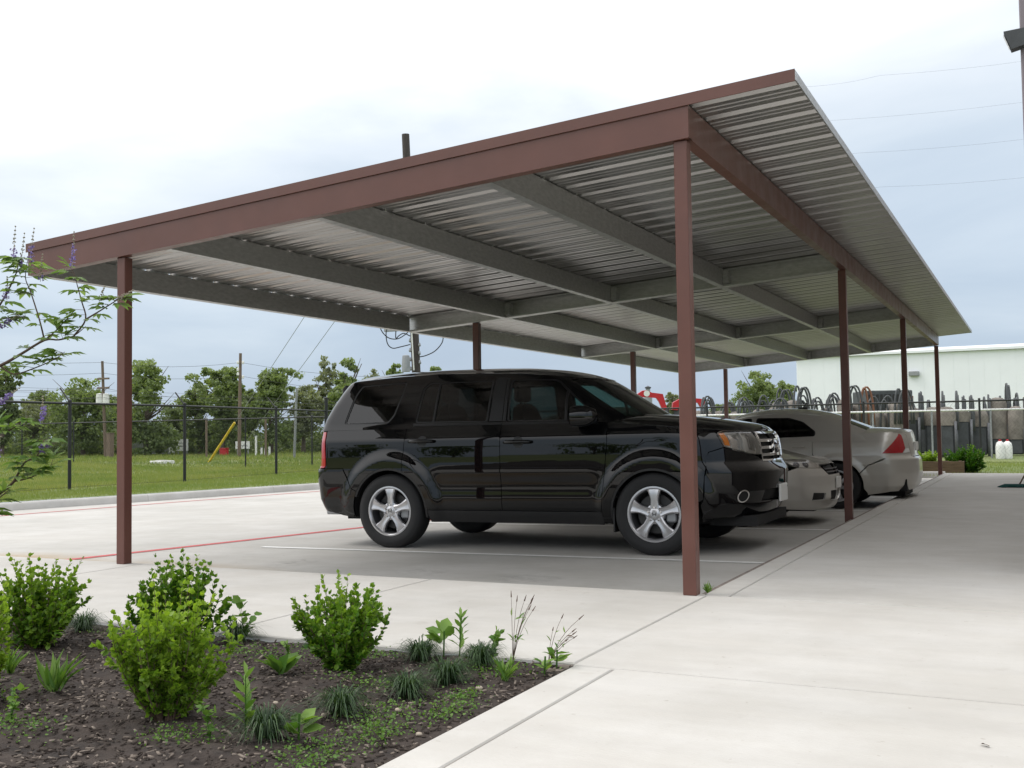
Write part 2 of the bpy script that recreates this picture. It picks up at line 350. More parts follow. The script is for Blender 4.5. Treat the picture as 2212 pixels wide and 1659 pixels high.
# ------------------------------------------------------------------ parking lot and its paint
lot = MB(); top = [(-10.15, 4.2), (-9.62, 6.55), (-8.97, 9.56), (-8.26, 13.65), (-7.2, 19.1), (4.66, 19.1), (4.66, 0.09), (-3.4, 0.09), (-3.4, -9), (-12.6, -9)][::-1]
lot.prism([(x-(0.02 if x < -5 else 0), y, pz(x)-0.2) for x, y in top], (0, 0, 0.2)); lot = tag(lot.build('parking_lot', M['lot']), kind='structure')
def strip(name, pts, width, mat, parent, z=0.004):
    v = []; f = []
    for i, p in enumerate(pts):
        a = np.array(pts[max(0, i-1)][:2]); b_ = np.array(pts[min(len(pts)-1, i+1)][:2]); d = (b_-a)/np.linalg.norm(b_-a); n = np.array((-d[1], d[0]))*width/2
        for s in (-1, 1):
            q = np.array(p[:2])+n*s; v.append((q[0], q[1], pz(q[0])+z))
    for i in range(len(pts)-1): f.append((2*i, 2*i+2, 2*i+3, 2*i+1))
    return MB().add(v, f).build(name, mat, parent)
for k in range(6):
    yy = 2.745 + (k*3.13 if k < 2 else 3.13+(k-1)*2.92)
    strip('white_parking_line', [(-0.82, yy), (4.47, yy)], 0.095, M['line_white'], lot)
strip('red_fire_lane_line', [(-2.16, 0.09), (-1.93, 1.23), (-1.15, 5.03), (-0.3, 9.2)], 0.125, M['line_red'], lot)
strip('red_fire_lane_line', [(-10.3, -4), (-9.2, 2.0), (-8.52, 5.69), (-8.24, 8.81), (-7.71, 12.91), (-6.9, 18.9)], 0.10, M['line_red'], lot)
# kerb along the drive: rolled top, short cast lengths
kb = tag(bpy.data.objects.new('kerb', None), kind='structure'); COL.objects.link(kb)
KP = densify(KERB, 0.2, False); seg = []
def kerb_piece(pts, parent):
    v = []; f = []; n = len(pts)
    prof = [(0.0, -0.1), (0.005, 0.0), (0.02, 0.095), (0.035, 0.125), (0.065, 0.14), (0.135, 0.14), (0.155, 0.12), (0.16, -0.1)]
    for i, p in enumerate(pts):
        a = pts[max(0, i-1)]; b_ = pts[min(n-1, i+1)]; d = (b_-a)/np.linalg.norm(b_-a); nn = np.array((-d[1], d[0]))
        for o_, h in prof: q = p+nn*o_; v.append((q[0], q[1], pz(p[0])+h))
    k = len(prof)
    for i in range(n-1):
        for j in range(k-1): f.append((i*k+j, (i+1)*k+j, (i+1)*k+j+1, i*k+j+1))
    f.append(tuple(range(k))); f.append(tuple((n-1)*k+j for j in range(k-1, -1, -1)))
    return MB().add(v, f).build('kerb_length', M['kerb'], parent, smooth=math.radians(40))
st = 0
acc = 0.0; cur = [KP[0]]
for i in range(1, len(KP)):
    acc += np.linalg.norm(KP[i]-KP[i-1]); cur.append(KP[i])
    if acc > 3.0 or i == len(KP)-1:
        c = [p.copy() for p in cur]; d = c[-1]-c[-2]; c[-1] = c[-1]-d/np.linalg.norm(d)*0.006; kerb_piece(c, kb); cur = [KP[i]]; acc = 0
kerb_piece(densify([(4.6, 19.0), (-7.2, 19.0)], 0.4, False)[::-1], kb)

# ------------------------------------------------------------------ sidewalk in separate cast slabs
wk = tag(bpy.data.objects.new('sidewalk', None), kind='structure'); COL.objects.link(wk)
G = 0.005
def slab(x0, x1, y0, y1, z=0.0, c=0.006):
    MB().cbox(x0+G, x1-G, y0+G, y1-G, z-0.30, z, c).build('concrete_slab', M['walk'], wk)
for a, b_ in ((-3.4, 0.2), (0.2, 2.77), (2.77, 4.67)): slab(a, b_, -1.95, 0.10)
slab(4.67, 6.9, -1.99, 0.05); slab(6.9, 9.4, -1.99, 0.05)
slab(4.64, 4.80, 0.05, 6.2); slab(4.64, 4.80, 6.2, 12.3); slab(4.64, 4.80, 12.3, 18.4)
for a, b_ in ((0.05, 6.2), (6.2, 12.3), (12.3, 18.4)): slab(4.80, 6.9, a, b_, 0.0); slab(6.9, 9.4, a, b_)
slab(4.68, 4.86, -8.9, -1.99); slab(4.86, 6.9, -4.0, -1.99); slab(6.9, 9.4, -4.0, -1.99); slab(4.86, 6.9, -8.9, -4.0); slab(6.9, 9.4, -8.9, -4.0)
jt = MB(); jt.box(4.60, 9.3, -8.8, 18.3, -0.28, -0.012); jt.box(-3.3, 4.6, -1.9, 0.03, -0.28, -0.012); jt.build('joint_filler', M['joint'], wk)

# ------------------------------------------------------------------ planting bed soil
BED = [(-3.4, -1.950), (4.685, -1.950), (4.685, -8.9), (-3.4, -8.9)]
bx, by = np.meshgrid(np.arange(-1.2, 4.64, 0.045), np.arange(-5.5, -1.98, 0.045)); q = np.c_[bx.ravel(), by.ravel()]+rng.uniform(-.012, .012, (bx.size, 2))
Pb, Tb = cdt([densify(BED[::-1], 0.06)], q)
def bed_z(x, y):
    x = np.asarray(x, float); y = np.asarray(y, float)
    e = np.clip((-1.955-y)/0.5, 0, 1); r_ = np.clip((4.68-x)/0.35, 0, 1); k = np.minimum(r_, 0.3+0.7*e)
    return -0.020 + 0.022*e*r_ + (1-r_)*0.010 + k*(0.018*np.sin(x*5.1+y*2.0)*np.sin(y*6.3-x*1.7) + 0.010*np.sin(x*17+1)*np.sin(y*15))
zb = bed_z(Pb[:, 0], Pb[:, 1]) + rng.normal(0, .004, len(Pb))*(Pb[:, 0] < 4.6)
soil = tag(np_mesh('planting_bed', np.c_[Pb, zb], Tb, M['soil'], smooth=True), kind='structure')

# ------------------------------------------------------------------ carport
A_, PW, BD = 4.5384, 0.0821, 0.2012; B_ = (0.0, 5.8828, 11.7835, 18.0619); SLOPE = 0.06857; LX = -0.945; RX = A_+0.7332
def zu(x): return 2.3877 + SLOPE*x                       # underside of the beams
def zt(x): return zu(x)+BD
cp = thing('carport', 'long carport with brown steel posts and beams under a ribbed grey metal roof', 'carport')
def bar_x(name, x0, x1, y0, y1, lo, hi, mat, prof=None):
    "sloped member along x; lo/hi are heights above the underside line"
    m = MB(); sec = prof or [(y0, lo), (y1, lo), (y1, hi), (y0, hi)]; n = len(sec); v = []
    for x in (x0, x1): v += [(x, y, zu(x)+h) for y, h in sec]
    f = [(i, n+i, n+(i+1) % n, (i+1) % n) for i in range(n)] + [tuple(range(n)), tuple(range(2*n-1, n-1, -1))]
    return m.add(v, f).build(name, mat, cp)
def cee(h, wd, t=0.006, lip=0.02, sgn=1):
    "C section: web at 0, flanges towards sgn; list of (across, height)"
    w_ = wd*sgn; t_ = t*sgn
    return [(0, 0), (w_, 0), (w_, lip), (w_-t_, lip), (w_-t_, t), (t_, t), (t_, h-t), (w_-t_, h-t), (w_-t_, h-lip), (w_, h-lip), (w_, h), (0, h)]
def cee_x(name, x0, x1, y, sgn, mat):
    sec = cee(BD-0.004, 0.065, sgn=sgn); v = []; n = len(sec)
    for x in (x0, x1): v += [(x, y+a, zu(x)+h) for a, h in sec]
    o = [(i, (i+1) % n, n+(i+1) % n, n+i) for i in range(n)]
    caps = [(0, 1, 2, 3, 4, 5), (0, 5, 6, 11), (6, 7, 8, 9, 10, 11)]
    o += [c for c in caps] + [tuple(n+i for i in c[::-1]) for c in caps]
    return MB().add(v, o).build(name, mat, cp)
def cee_y(name, y0, y1, x, sgn, mat, h=BD-0.004):
    sec = cee(h, 0.065, sgn=sgn); v = []; n = len(sec)
    for y in (y0, y1): v += [(x+a, y, zu(x)+b_+SLOPE*a) for a, b_ in sec]
    o = [(i, (i+1) % n, n+(i+1) % n, n+i) for i in range(n)]; caps = [(0, 1, 2, 3, 4, 5), (0, 5, 6, 11), (6, 7, 8, 9, 10, 11)]
    o += caps + [tuple(n+i for i in c[::-1]) for c in caps]
    return MB().add(v, o).build(name, mat, cp)
# posts
for i, y in enumerate(B_):
    for x in (0.0, A_):
        m = MB(); b0 = 0.0 if i == 0 else (pz(x)-0.02 if x < 1 else -0.14)
        m.cbox(x, x+PW, y, y+PW, b0, zu(x)+SLOPE*PW*0.3-0.002, 0.004)
        m.build('post', M['brown'], cp)
    if i:
        pass
# front beam, its rake trim, right hand beam
bar_x('front_beam', LX-0.03, A_+PW+0.02, -0.022, 0.0, 0, BD, M['brown'])
bar_x('front_beam_flange', LX-0.03, A_+PW+0.018, 0.001, 0.055, 0.0, 0.006, M['brown'])
bar_x('rake_trim', LX-0.045, RX, -0.034, -0.025, BD-0.008, BD+0.062, M['brown'])
bar_x('rake_trim_cap', LX-0.04, RX-0.002, -0.030, 0.05, BD+0.056, BD+0.0625, M['brown'])
rb = MB(); xr0, xr1 = A_+PW-0.055, A_+PW+0.018
rb.prism([(xr0, 0.06, zu(xr0)), (xr1, 0.002, zu(xr1)), (xr1, 0.002, zt(xr1)-0.004), (xr0, 0.06, zt(xr0)-0.004)], (0, 18.02, 0)); rb.build('eave_beam', M['brown'], cp)
# grey cross beams (two back to back channels) and purlins between them
for i in (1, 2, 3):
    y = B_[i]+PW/2
    cee_x('cross_beam', LX-0.02, xr0-0.004, y-0.004, -1, M['galv'])
    if i < 3: cee_x('cross_beam', LX-0.02, xr0-0.004, y+0.004, 1, M['galv'])
PUR = (LX, 0.47, 1.89, 3.25)
for i in range(3):
    y0 = B_[i]+PW/2+0.075 if i else 0.06; y1 = B_[i+1]+PW/2-0.075
    for k, x in enumerate(PUR):
        cee_y('purlin', y0, y1, x+0.03, -1, M['galv'])
    # hanger plates where purlins meet the beams
    for x in PUR[1:]:
        m = MB(); m.box(x+0.033, x+0.10, y1-0.05, y1+0.06, zu(x)+0.03, zu(x)+0.17); m.build('hanger_plate', M['galv'], cp)
for y in B_[1:]:
    for x in (0.0, A_):
        pass
# roof sheets: trapezoid ribs every 305 mm with two small swages between; one mesh shared by all sheets
def rib_profile(n=3, pitch=0.3048):
    o = []
    for k in range(n):
        y = k*pitch
        o += [(y+0.0, 0.0), (y+0.020, 0.0), (y+0.046, 0.032), (y+0.078, 0.032), (y+0.104, 0.0), (y+0.155, 0.0), (y+0.163, 0.005), (y+0.177, 0.005), (y+0.185, 0.0), (y+0.225, 0.0), (y+0.233, 0.005), (y+0.247, 0.005), (y+0.255, 0.0)]
    o.append((n*pitch+0.012, 0.0)); return o
sec = rib_profile(); v = []; xs = [LX-0.04, 1.2, 3.2, RX-0.004]
for x in xs: v += [(x, y, SLOPE*x+h) for y, h in sec]
n = len(sec); f = [(i*n+j, i*n+j+1, (i+1)*n+j+1, (i+1)*n+j) for i in range(len(xs)-1) for j in range(n-1)]
sheet_me = MB().add(v, f).mesh('roof_sheet')
for k in range(20):
    y = -0.022+k*0.9144
    if y+0.9 > 18.4: break
    o = obj_from('roof_sheet', sheet_me, M['sheet'] if k == 0 else None, cp); o.location = (0, y, 2.3877+BD+0.003+(k % 2)*0.0012)
bar_end = MB(); bar_end.prism([(RX-0.003, -0.03, zt(RX)-0.004), (RX+0.006, -0.03, zt(RX)-0.004), (RX+0.006, -0.03, zt(RX)+0.05), (RX-0.003, -0.03, zt(RX)+0.05)], (0, 18.28, 0)); bar_end.build('eave_trim', M['galv'], cp)
# screws seen along the purlin tops
scr = MB()
for x in PUR:
    for y in np.arange(0.25, 17.9, 0.61): scr.lathe([(0.0, -0.012), (0.011, -0.012), (0.011, 0.0)], (x+0.045, y, zt(x+0.045)+0.002), n=6)
s_ = scr.build('roof_screws', M['alloy'], cp); s_['kind'] = 'stuff'
# ------------------------------------------------------------------ cars: skins made of plan contours stacked over height
def tab(l): a = np.array(l, float); return lambda z: np.interp(z, a[:, 0], a[:, 1])
class Skin:
    "half contour at height z: rear centre -> rear corner -> side -> front corner -> front centre, measured by s"
    def __init__(k, W, xf, xr, Lf, nf, Lr, nr, zref, bump=None, taper=0.0):
        k.W, k.xf, k.xr = tab(W), tab(xf), tab(xr); k.Lf, k.nf, k.Lr, k.nr, k.bump, k.taper = Lf, nf, Lr, nr, bump, taper
        t = np.linspace(0, 1, 260); e = t*t*(3-2*t); k.q = np.concatenate((e, 1+t[1:], 2+e[1:])); x, y = k.flat(k.q, np.full(len(k.q), zref))
        k.s = np.concatenate(([0], np.cumsum(np.hypot(np.diff(x), np.diff(y))))); k.S = k.s[-1]
    def flat(k, q, z):
        W, xf, xr = k.W(z), k.xf(z), k.xr(z); th = np.clip(q, 0, 1)*np.pi/2; ph = np.clip(q-2, 0, 1)*np.pi/2; u = np.clip(q-1, 0, 1)
        a, b_ = 2/k.nr, 2/k.nf
        x = np.where(q < 1, xr+k.Lr*(1-np.cos(th)**a), np.where(q <= 2, xr+k.Lr+u*(xf-k.Lf-xr-k.Lr), xf-k.Lf+k.Lf*np.sin(ph)**b_))
        y = np.where(q < 1, W*np.sin(th)**a, np.where(q <= 2, W, W*np.clip(np.cos(ph), 0, 1)**b_))
        xm = (xf+xr)/2; y = y*(1-k.taper*((x-xm)/2.2)**2); return x, y
    def P(k, s, z):
        s = np.asarray(s, float); z = np.asarray(z, float); q = np.interp(s, k.s, k.q); x, y = k.flat(q, z)
        if k.bump is not None: y = y + k.bump(x, z)*np.clip(y/0.5, 0, 1)
        return np.stack((x, -y, z), -1)                  # the side towards -y
    def N(k, s, z):
        e = 0.004; s = np.asarray(s, float); z = np.asarray(z, float)
        a = k.P(np.clip(s+e, 0, k.S), z)-k.P(np.clip(s-e, 0, k.S), z); b_ = k.P(s, z+e)-k.P(s, z-e); n = np.cross(a, b_)
        a0 = (s > k.S-1e-3) | (s < 1e-3); n[..., 1] = np.where(a0, 0.0, n[..., 1])
        n /= np.linalg.norm(n, axis=-1, keepdims=True)+1e-12
        return n
    def s_of_x(k, x, z):
        xs, _ = k.flat(k.q, np.full(len(k.q), float(z))); return float(np.interp(x, xs, k.s))
    def s_front_y(k, y, z):
        xs, ys = k.flat(k.q, np.full(len(k.q), float(z))); i = k.q >= 2; return float(np.interp(-abs(y), -ys[i], k.s[i]))
    def s_rear_y(k, y, z):
        xs, ys = k.flat(k.q, np.full(len(k.q), float(z))); i = k.q <= 1; return float(np.interp(abs(y), ys[i], k.s[i]))
def car_mesh(name, V, N, T, rims, mat, parent, sides):
    "sides: list of +1 (as computed) / -1 (mirrored); all in one mesh"
    vs, ns, fs, rv, rf = [], [], [], [], []
    for sd in sides:
        m_ = np.array((1, sd, 1.0)); o = sum(len(a) for a in vs); vs.append(V*m_); ns.append(N*m_); fs.append((T if sd == 1 else T[:, ::-1])+o)
    nv = sum(len(a) for a in vs); Vv = np.vstack(vs); Nn = np.vstack(ns); F = [tuple(t) for t in np.vstack(fs).tolist()]
    for sd in sides:
        m_ = np.array((1, sd, 1.0))
        for a, b_ in rims:
            n = len(a); o = nv+len(rv); rv += list(a*m_)+list(b_*m_)
            for i in range(n):
                j = (i+1) % n; qd = (o+i, o+n+i, o+n+j, o+j); rf.append(qd if sd == 1 else qd[::-1])
    allv = np.vstack([Vv, np.array(rv)]) if rv else Vv
    me = bpy.data.meshes.new(name); me.from_pydata(allv.tolist(), [], F+rf); me.update()
    sm = [True]*len(F)+[False]*len(rf); me.polygons.foreach_set('use_smooth', sm)
    fn = [me.polygons[i].normal.copy() for i in range(len(F), len(F)+len(rf))] if rf else []
    vn = [tuple(x) for x in Nn]+[(0, 0, 0)]*(len(allv)-len(Vv))
    me.normals_split_custom_set_from_vertices(vn)
    return obj_from(name, me, mat, parent)
def panel(sk, name, outline, mat, parent, holes=(), off=0.0, rim=0.02, step=0.04, mode='two', space='x', dens=0.025):
    "outline in side view (x, z) or skin space (s, z); mode two = one object per flank, join = one mesh across the middle, near"
    loops = []
    for l in [outline]+list(holes):
        d = densify(l, dens)
        if space == 'x': d = np.array([(sk.s_of_x(x, z), z) for x, z in d])
        loops.append(d)
    a = loops[0]; ar = np.sum(a[:, 0]*np.roll(a[:, 1], -1)-np.roll(a[:, 0], -1)*a[:, 1])
    if ar < 0: loops[0] = a[::-1]
    B = np.vstack(loops); lo, hi = B.min(0), B.max(0)
    gx, gz_ = np.meshgrid(np.arange(lo[0]+step/2, hi[0], step), np.arange(lo[1]+step/2, hi[1], step)); g = np.c_[gx.ravel(), gz_.ravel()]
    if len(g):
        k = inside(loops[0], g)
        for h in loops[1:]: k &= ~inside(h, g)
        g = g[k]
        if len(g): g = g[np.array([np.min(np.sum((B-p)**2, 1)) for p in g]) > (0.45*step)**2]
    Pp, T = cdt(loops, g)
    s, z = Pp[:, 0], Pp[:, 1]; N = sk.N(s, z); V = sk.P(s, z)+N*off
    rims = []
    if rim:
        for i, l in enumerate(loops):
            n_ = sk.N(l[:, 0], l[:, 1]); a = sk.P(l[:, 0], l[:, 1])+n_*off; b_ = a-n_*rim
            if i: a, b_ = a[::-1], b_[::-1]
            rims.append((a, b_))
    if mode == 'join': return car_mesh(name, V, N, T, rims, mat, parent, (1, -1))
    o = car_mesh(name, V, N, T, rims, mat, parent, (1,))
    if mode == 'two': return [o, car_mesh(name, V, N, T, rims, mat, parent if not isinstance(parent, list) else parent, (-1,))]
    return [o]
def arc(cx, cz, r, a0, a1, n=18):
    return [(cx+r*math.cos(math.radians(a0+(a1-a0)*i/n)), cz+r*math.sin(math.radians(a0+(a1-a0)*i/n))) for i in range(n+1)]
def cap_sheet(name, edge, zfun, mat, parent, step=0.05, rim=0.02, closed_rear=None):
    "domed sheet (roof, bonnet, boot lid) over a plan outline; edge = near half of the outline as (x, y<0) points"
    e = np.asarray(edge, float); far = e[::-1]*np.array((1, -1)); loop = np.vstack([e, far])
    keep = np.ones(len(loop), bool)
    for i in range(1, len(loop)): keep[i] = np.linalg.norm(loop[i]-loop[i-1]) > 1e-5
    loop = loop[keep]; ar = np.sum(loop[:, 0]*np.roll(loop[:, 1], -1)-np.roll(loop[:, 0], -1)*loop[:, 1])
    if ar < 0: loop = loop[::-1]
    lo, hi = loop.min(0), loop.max(0); gx, gy = np.meshgrid(np.arange(lo[0]+step/2, hi[0], step), np.arange(lo[1]+step/2, hi[1], step)); g = np.c_[gx.ravel(), gy.ravel()]; g = g[inside(loop, g)]
    g = g[np.array([np.min(np.sum((loop-p)**2, 1)) for p in g]) > (0.4*step)**2]
    Pp, T = cdt([loop], g); z = zfun(Pp[:, 0], Pp[:, 1]); V = np.c_[Pp, z]; d = 0.004
    zx = (zfun(Pp[:, 0]+d, Pp[:, 1])-zfun(Pp[:, 0]-d, Pp[:, 1]))/(2*d); zy = (zfun(Pp[:, 0], Pp[:, 1]+d)-zfun(Pp[:, 0], Pp[:, 1]-d))/(2*d)
    N = np.c_[-np.clip(zx, -3, 3), -np.clip(zy, -3, 3), np.ones(len(z))]; N /= np.linalg.norm(N, axis=1, keepdims=True)
    lz = zfun(loop[:, 0], loop[:, 1]); a = np.c_[loop, lz]; b_ = a-np.array((0, 0, rim))
    return car_mesh(name, V, N, T, [(a, b_)] if rim else [], mat, parent, (1,))
def wheel(parent, x, y, z, R, rr, wd, style, outward):
    "wheel > tyre, spokes, nuts, brake disc; axis along y, `outward` = -1 or +1"
    o = outward; g = MB()
    g.lathe([(rr-0.020, o*wd*0.34), (rr-0.016, o*wd*0.40), (rr+0.004, o*wd*0.455), (rr+0.004, o*wd*0.475), (rr-0.010, o*wd*0.48), (rr-0.020, o*wd*0.44), (rr-0.026, o*wd*0.36)], (0, 0, 0), 'y', 48)
    wh = g.build('wheel', M['alloy'], parent, smooth=math.radians(35)); wh.location = (x, y, z)
    t = MB(); t.lathe([(rr-0.030, -o*wd*0.45), (rr-0.022, -o*wd*0.3), (rr-0.028, o*wd*0.1), (rr-0.024, o*wd*0.352)], (0, 0, 0), 'y', 40); t.build('barrel', M['alloy_dark'], wh, smooth=True)  # barrel coloured dark to stand in for the shaded recess behind the spokes
    t = MB(); h = wd/2
    t.lathe([(rr-0.01, -o*h*0.86), (rr+0.02, -o*h*0.97), ((rr+R)/2, -o*h*1.06), (R-0.025, -o*h*0.97), (R-0.004, -o*h*0.80), (R, -o*h*0.4), (R, o*h*0.4), (R-0.004, o*h*0.80), (R-0.022, o*h*0.96), (R-0.05, o*h*1.03), ((rr+R)/2, o*h*1.06), (rr+0.025, o*h*0.99), (rr+0.004, o*h*0.93), (rr-0.006, o*h*0.86)], (0, 0, 0), 'y', 64)
    t.build('tyre', M['tyre'], wh, smooth=math.radians(40))
    d = MB(); d.lathe([(0.0, o*0.02), (rr*0.72, o*0.02), (rr*0.72, o*0.0), (0.0, o*0.0)], (0, 0, 0), 'y', 32); d.build('brake_disc', M['disc'], wh, smooth=math.radians(40))
    c = MB(); c.cbox(rr*0.38, rr*0.78, min(o*0.05, -o*0.02), max(o*0.05, -o*0.02), -rr*0.30, rr*0.30, 0.012); c.build('brake_caliper', M['grey_metal'], wh)
    d = MB(); d.lathe([(rr-0.03, -o*wd*0.3), (0.0, -o*wd*0.3)], (0, 0, 0), 'y', 32); d.build('backing_plate', M['under'], wh)
    f = o*wd*0.40
    if style == 'five':
        for k in range(5):
            a = math.radians(90+72*k); m = MB(); rad = np.array((math.cos(a), 0, math.sin(a))); tan = np.array((-math.sin(a), 0, math.cos(a)))
            prof = [(0.050, 0.044, 0.0), (0.09, 0.036, 0.0), (0.13, 0.034, 0.004), (0.17, 0.043, 0.006), (rr-0.03, 0.062, 0.004), (rr-0.012, 0.082, -0.004)]
            v = []; n = 7
            for r_, hw, dp in prof:
                for u_, dd in ((-1.0, -0.040), (-1.0, -0.004), (-0.72, 0.004), (-0.10, -0.001), (0.10, -0.001), (0.72, 0.004), (1.0, -0.004), (1.0, -0.040)):
                    p = rad*r_+tan*u_*hw; p = p+np.array((0, f+o*(dd+dp*0.6), 0)); v.append(p)
            n = 8; fc = [(i*n+j, i*n+j+1, (i+1)*n+j+1, (i+1)*n+j) for i in range(len(prof)-1) for j in range(n-1)]
            if o < 0: fc = [q[::-1] for q in fc]
            m.add(v, fc); m.build('spoke', M['alloy'], wh, smooth=math.radians(30))
            b_ = math.radians(90+72*k+36); e = MB(); e.lathe([(0.0, f+o*0.012), (0.007, f+o*0.012), (0.0115, f+o*0.004), (0.0115, f-o*0.02)], (0.062*math.cos(a), 0, 0.062*math.sin(a)), 'y', 8); e.build('lug_nut', M['chrome'], wh)
        e = MB(); e.lathe([(0.0, f+o*0.006), (0.030, f+o*0.006), (0.036, f+o*0.002), (0.058, f-o*0.002), (0.088, f-o*0.010), (0.095, f-o*0.045)], (0, 0, 0), 'y', 30); hub = e.build('hub', M['alloy'], wh, smooth=math.radians(30))
        e = MB(); yy = (f+o*0.0063, f+o*0.009)
        for sx in (-1, 1): e.prism([(sx*0.010, yy[0], -0.016), (sx*0.016, yy[0], -0.016), (sx*0.019, yy[0], 0.016), (sx*0.013, yy[0], 0.016)], (0, yy[1]-yy[0], 0))
        e.box(-0.012, 0.012, min(yy), max(yy), -0.003, 0.003); e.build('emblem', M['trim'], wh)
    else:
        for k in range(7 if style == 'seven' else 6):
            n_ = 7 if style == 'seven' else 6
            a = 2*math.pi*k/n_+0.3; m = MB(); rad = np.array((math.cos(a), 0, math.sin(a))); tan = np.array((-math.sin(a), 0, math.cos(a))); v = []
            for r_, hw, dp in ((0.04, 0.03, 0.0), (0.1, 0.02, 0.0), (rr-0.012, 0.032, -0.01)):
                for u_, dd in ((-1, -0.03), (-0.8, 0.0), (0.8, 0.0), (1, -0.03)): v.append(rad*r_+tan*u_*hw+np.array((0, f+o*(dd+dp), 0)))
            fc = [(i*4+j, i*4+j+1, (i+1)*4+j+1, (i+1)*4+j) for i in range(2) for j in range(3)]
            m.add(v, fc if o > 0 else [q[::-1] for q in fc]); m.build('spoke', M['alloy'], wh)
        e = MB(); e.lathe([(0.0, f+o*0.006), (0.05, f+o*0.004), (0.07, f-o*0.03)], (0, 0, 0), 'y', 24); e.build('hub', M['alloy'], wh, smooth=math.radians(30))
    return wh
def half_well(parent, x, o, y, z, r, d):
    m = MB(); v = []; n = 20
    for k in range(n+1):
        a = math.radians(-8+196*k/n); v += [(x+r*math.cos(a), o*y, z+r*math.sin(a)), (x+r*math.cos(a), o*(y-d), z+r*math.sin(a))]
    v.append((x, o*(y-d), z-0.06)); m.add(v, [(2*k, 2*k+1, 2*k+3, 2*k+2) for k in range(n)]+[(2*k+1, len(v)-1, 2*k+3) for k in range(n)]); return m.build('wheel_well', M['under'], parent)
def rounded_poly(pts, r, n=4):
    "round the corners of a polygon"
    o = []; m_ = len(pts)
    for i in range(m_):
        p = np.array(pts[i], float); a = np.array(pts[i-1], float)-p; b_ = np.array(pts[(i+1) % m_], float)-p; la, lb = np.linalg.norm(a), np.linalg.norm(b_); k = min(r, la*0.45, lb*0.45)
        p0 = p+a/la*k; p1 = p+b_/lb*k
        for j in range(n+1):
            t = j/n; o.append(tuple((1-t)**2*p0+2*t*(1-t)*p+t*t*p1))
    return o
def seat(parent, x, y, z, rear=False):
    m = MB(); m.cbox(x-0.25, x+0.28, y-0.25, y+0.25, z, z+0.16, 0.04)
    v = []
    for t, hw, th in ((0, .25, .09), (0.45, .25, .075), (0.62, .19, .05), (0.66, .10, .03)):
        cx_ = x-0.26-0.20*t; v += [(cx_-th, y-hw, z+0.12+t), (cx_+th, y-hw, z+0.12+t), (cx_+th, y+hw, z+0.12+t), (cx_-th, y+hw, z+0.12+t)]
    m.add(v, [(i*4+j, i*4+(j+1) % 4, i*4+4+(j+1) % 4, i*4+4+j) for i in range(3) for j in range(4)]+[(12, 13, 14, 15)])
    hx = x-0.26-0.20*0.75; m.cbox(hx-0.05, hx+0.05, y-0.14, y+0.14, z+0.80, z+0.98, 0.03); m.box(hx-0.01, hx+0.01, y-0.06, y-0.045, z+0.74, z+0.82); m.box(hx-0.01, hx+0.01, y+0.045, y+0.06, z+0.74, z+0.82)
    return m.build('seat', M['seat'], parent, smooth=math.radians(40))
def text_mesh(name, s, size, mat, parent, loc, rot, depth=0.002):
    c = bpy.data.curves.new(name, 'FONT'); c.body = s; c.size = size; c.align_x = 'CENTER'; c.align_y = 'CENTER'; c.extrude = depth; c.resolution_u = 2
    t = bpy.data.objects.new(name, c); COL.objects.link(t); dg = bpy.context.evaluated_depsgraph_get(); me = bpy.data.meshes.new_from_object(t.evaluated_get(dg)); bpy.data.objects.remove(t); bpy.data.curves.remove(c)
    o = obj_from(name, me, mat, parent); o.location = loc; o.rotation_euler = rot; return o

# ------------------------------------------------------------------ black SUV
suv = thing('suv', 'glossy black SUV with alloy wheels parked nearest, behind the front brown post', 'car', (0.5729, 3.955, pz(0.5729)), 0.0047); suv.rotation_euler = (0, -0.008, 0.0047)
RA, FA, RW = (0.0, 0.365), (2.775, 0.365), 0.372
def flare(x, z):
    b = np.zeros(np.broadcast(x, z).shape)
    for (cx_, cz_), r0 in ((RA, 0.445), (FA, 0.425)):
        r = np.hypot(x-cx_, (z-cz_)*0.98); t = np.clip((r-r0-0.05)/0.125, 0, 1)
        b = b + 0.034*(1-t*t*(3-2*t))
    # hollow along the lower doors and a bead under the belt
    b = b - 0.012*np.exp(-((z-0.62)/0.10)**2)*(x > 0.45)*(x < 2.3)*np.clip((x-0.45)/0.15, 0, 1)*np.clip((2.3-x)/0.15, 0, 1)
    return b
TUB = Skin(W=[(0.20, .84), (0.27, .875), (0.33, .905), (0.40, .925), (0.50, .938), (0.62, .948), (0.75, .955), (0.90, .957), (1.00, .955), (1.06, .952), (1.085, .948), (1.11, .938), (1.16, .920), (1.22, .898), (1.3, .87)],
           xf=[(0.20, 3.44), (0.30, 3.54), (0.36, 3.63), (0.46, 3.69), (0.55, 3.715), (0.74, 3.72), (0.79, 3.69), (0.83, 3.66), (0.95, 3.65), (1.03, 3.635), (1.085, 3.60), (1.15, 3.53)],
           xr=[(0.20, -0.75), (0.30, -0.86), (0.36, -0.93), (0.48, -0.985), (0.70, -1.005), (0.79, -1.0), (0.82, -0.955), (0.9, -0.95), (1.18, -0.945), (1.3, -0.93)],
           Lf=0.78, nf=2.9, Lr=0.24, nr=3.6, zref=0.75, bump=flare, taper=0.014)
GRN = Skin(W=[(1.15, .925), (1.20, .903), (1.235, .888), (1.45, .825), (1.60, .770), (1.68, .735), (1.74, .69), (1.80, .63)],
           xf=[(1.10, 2.86), (1.20, 2.71), (1.27, 2.60), (1.44, 2.33), (1.60, 2.085), (1.66, 1.975), (1.72, 1.82), (1.80, 1.5)],
           xr=[(1.10, -0.99), (1.18, -0.985), (1.31, -0.945), (1.46, -0.865), (1.60, -0.775), (1.68, -0.715), (1.74, -0.63), (1.80, -.5)],
           Lf=0.60, nf=2.5, Lr=0.24, nr=3.4, zref=1.4, taper=0.012)
pb = M['paint_black']
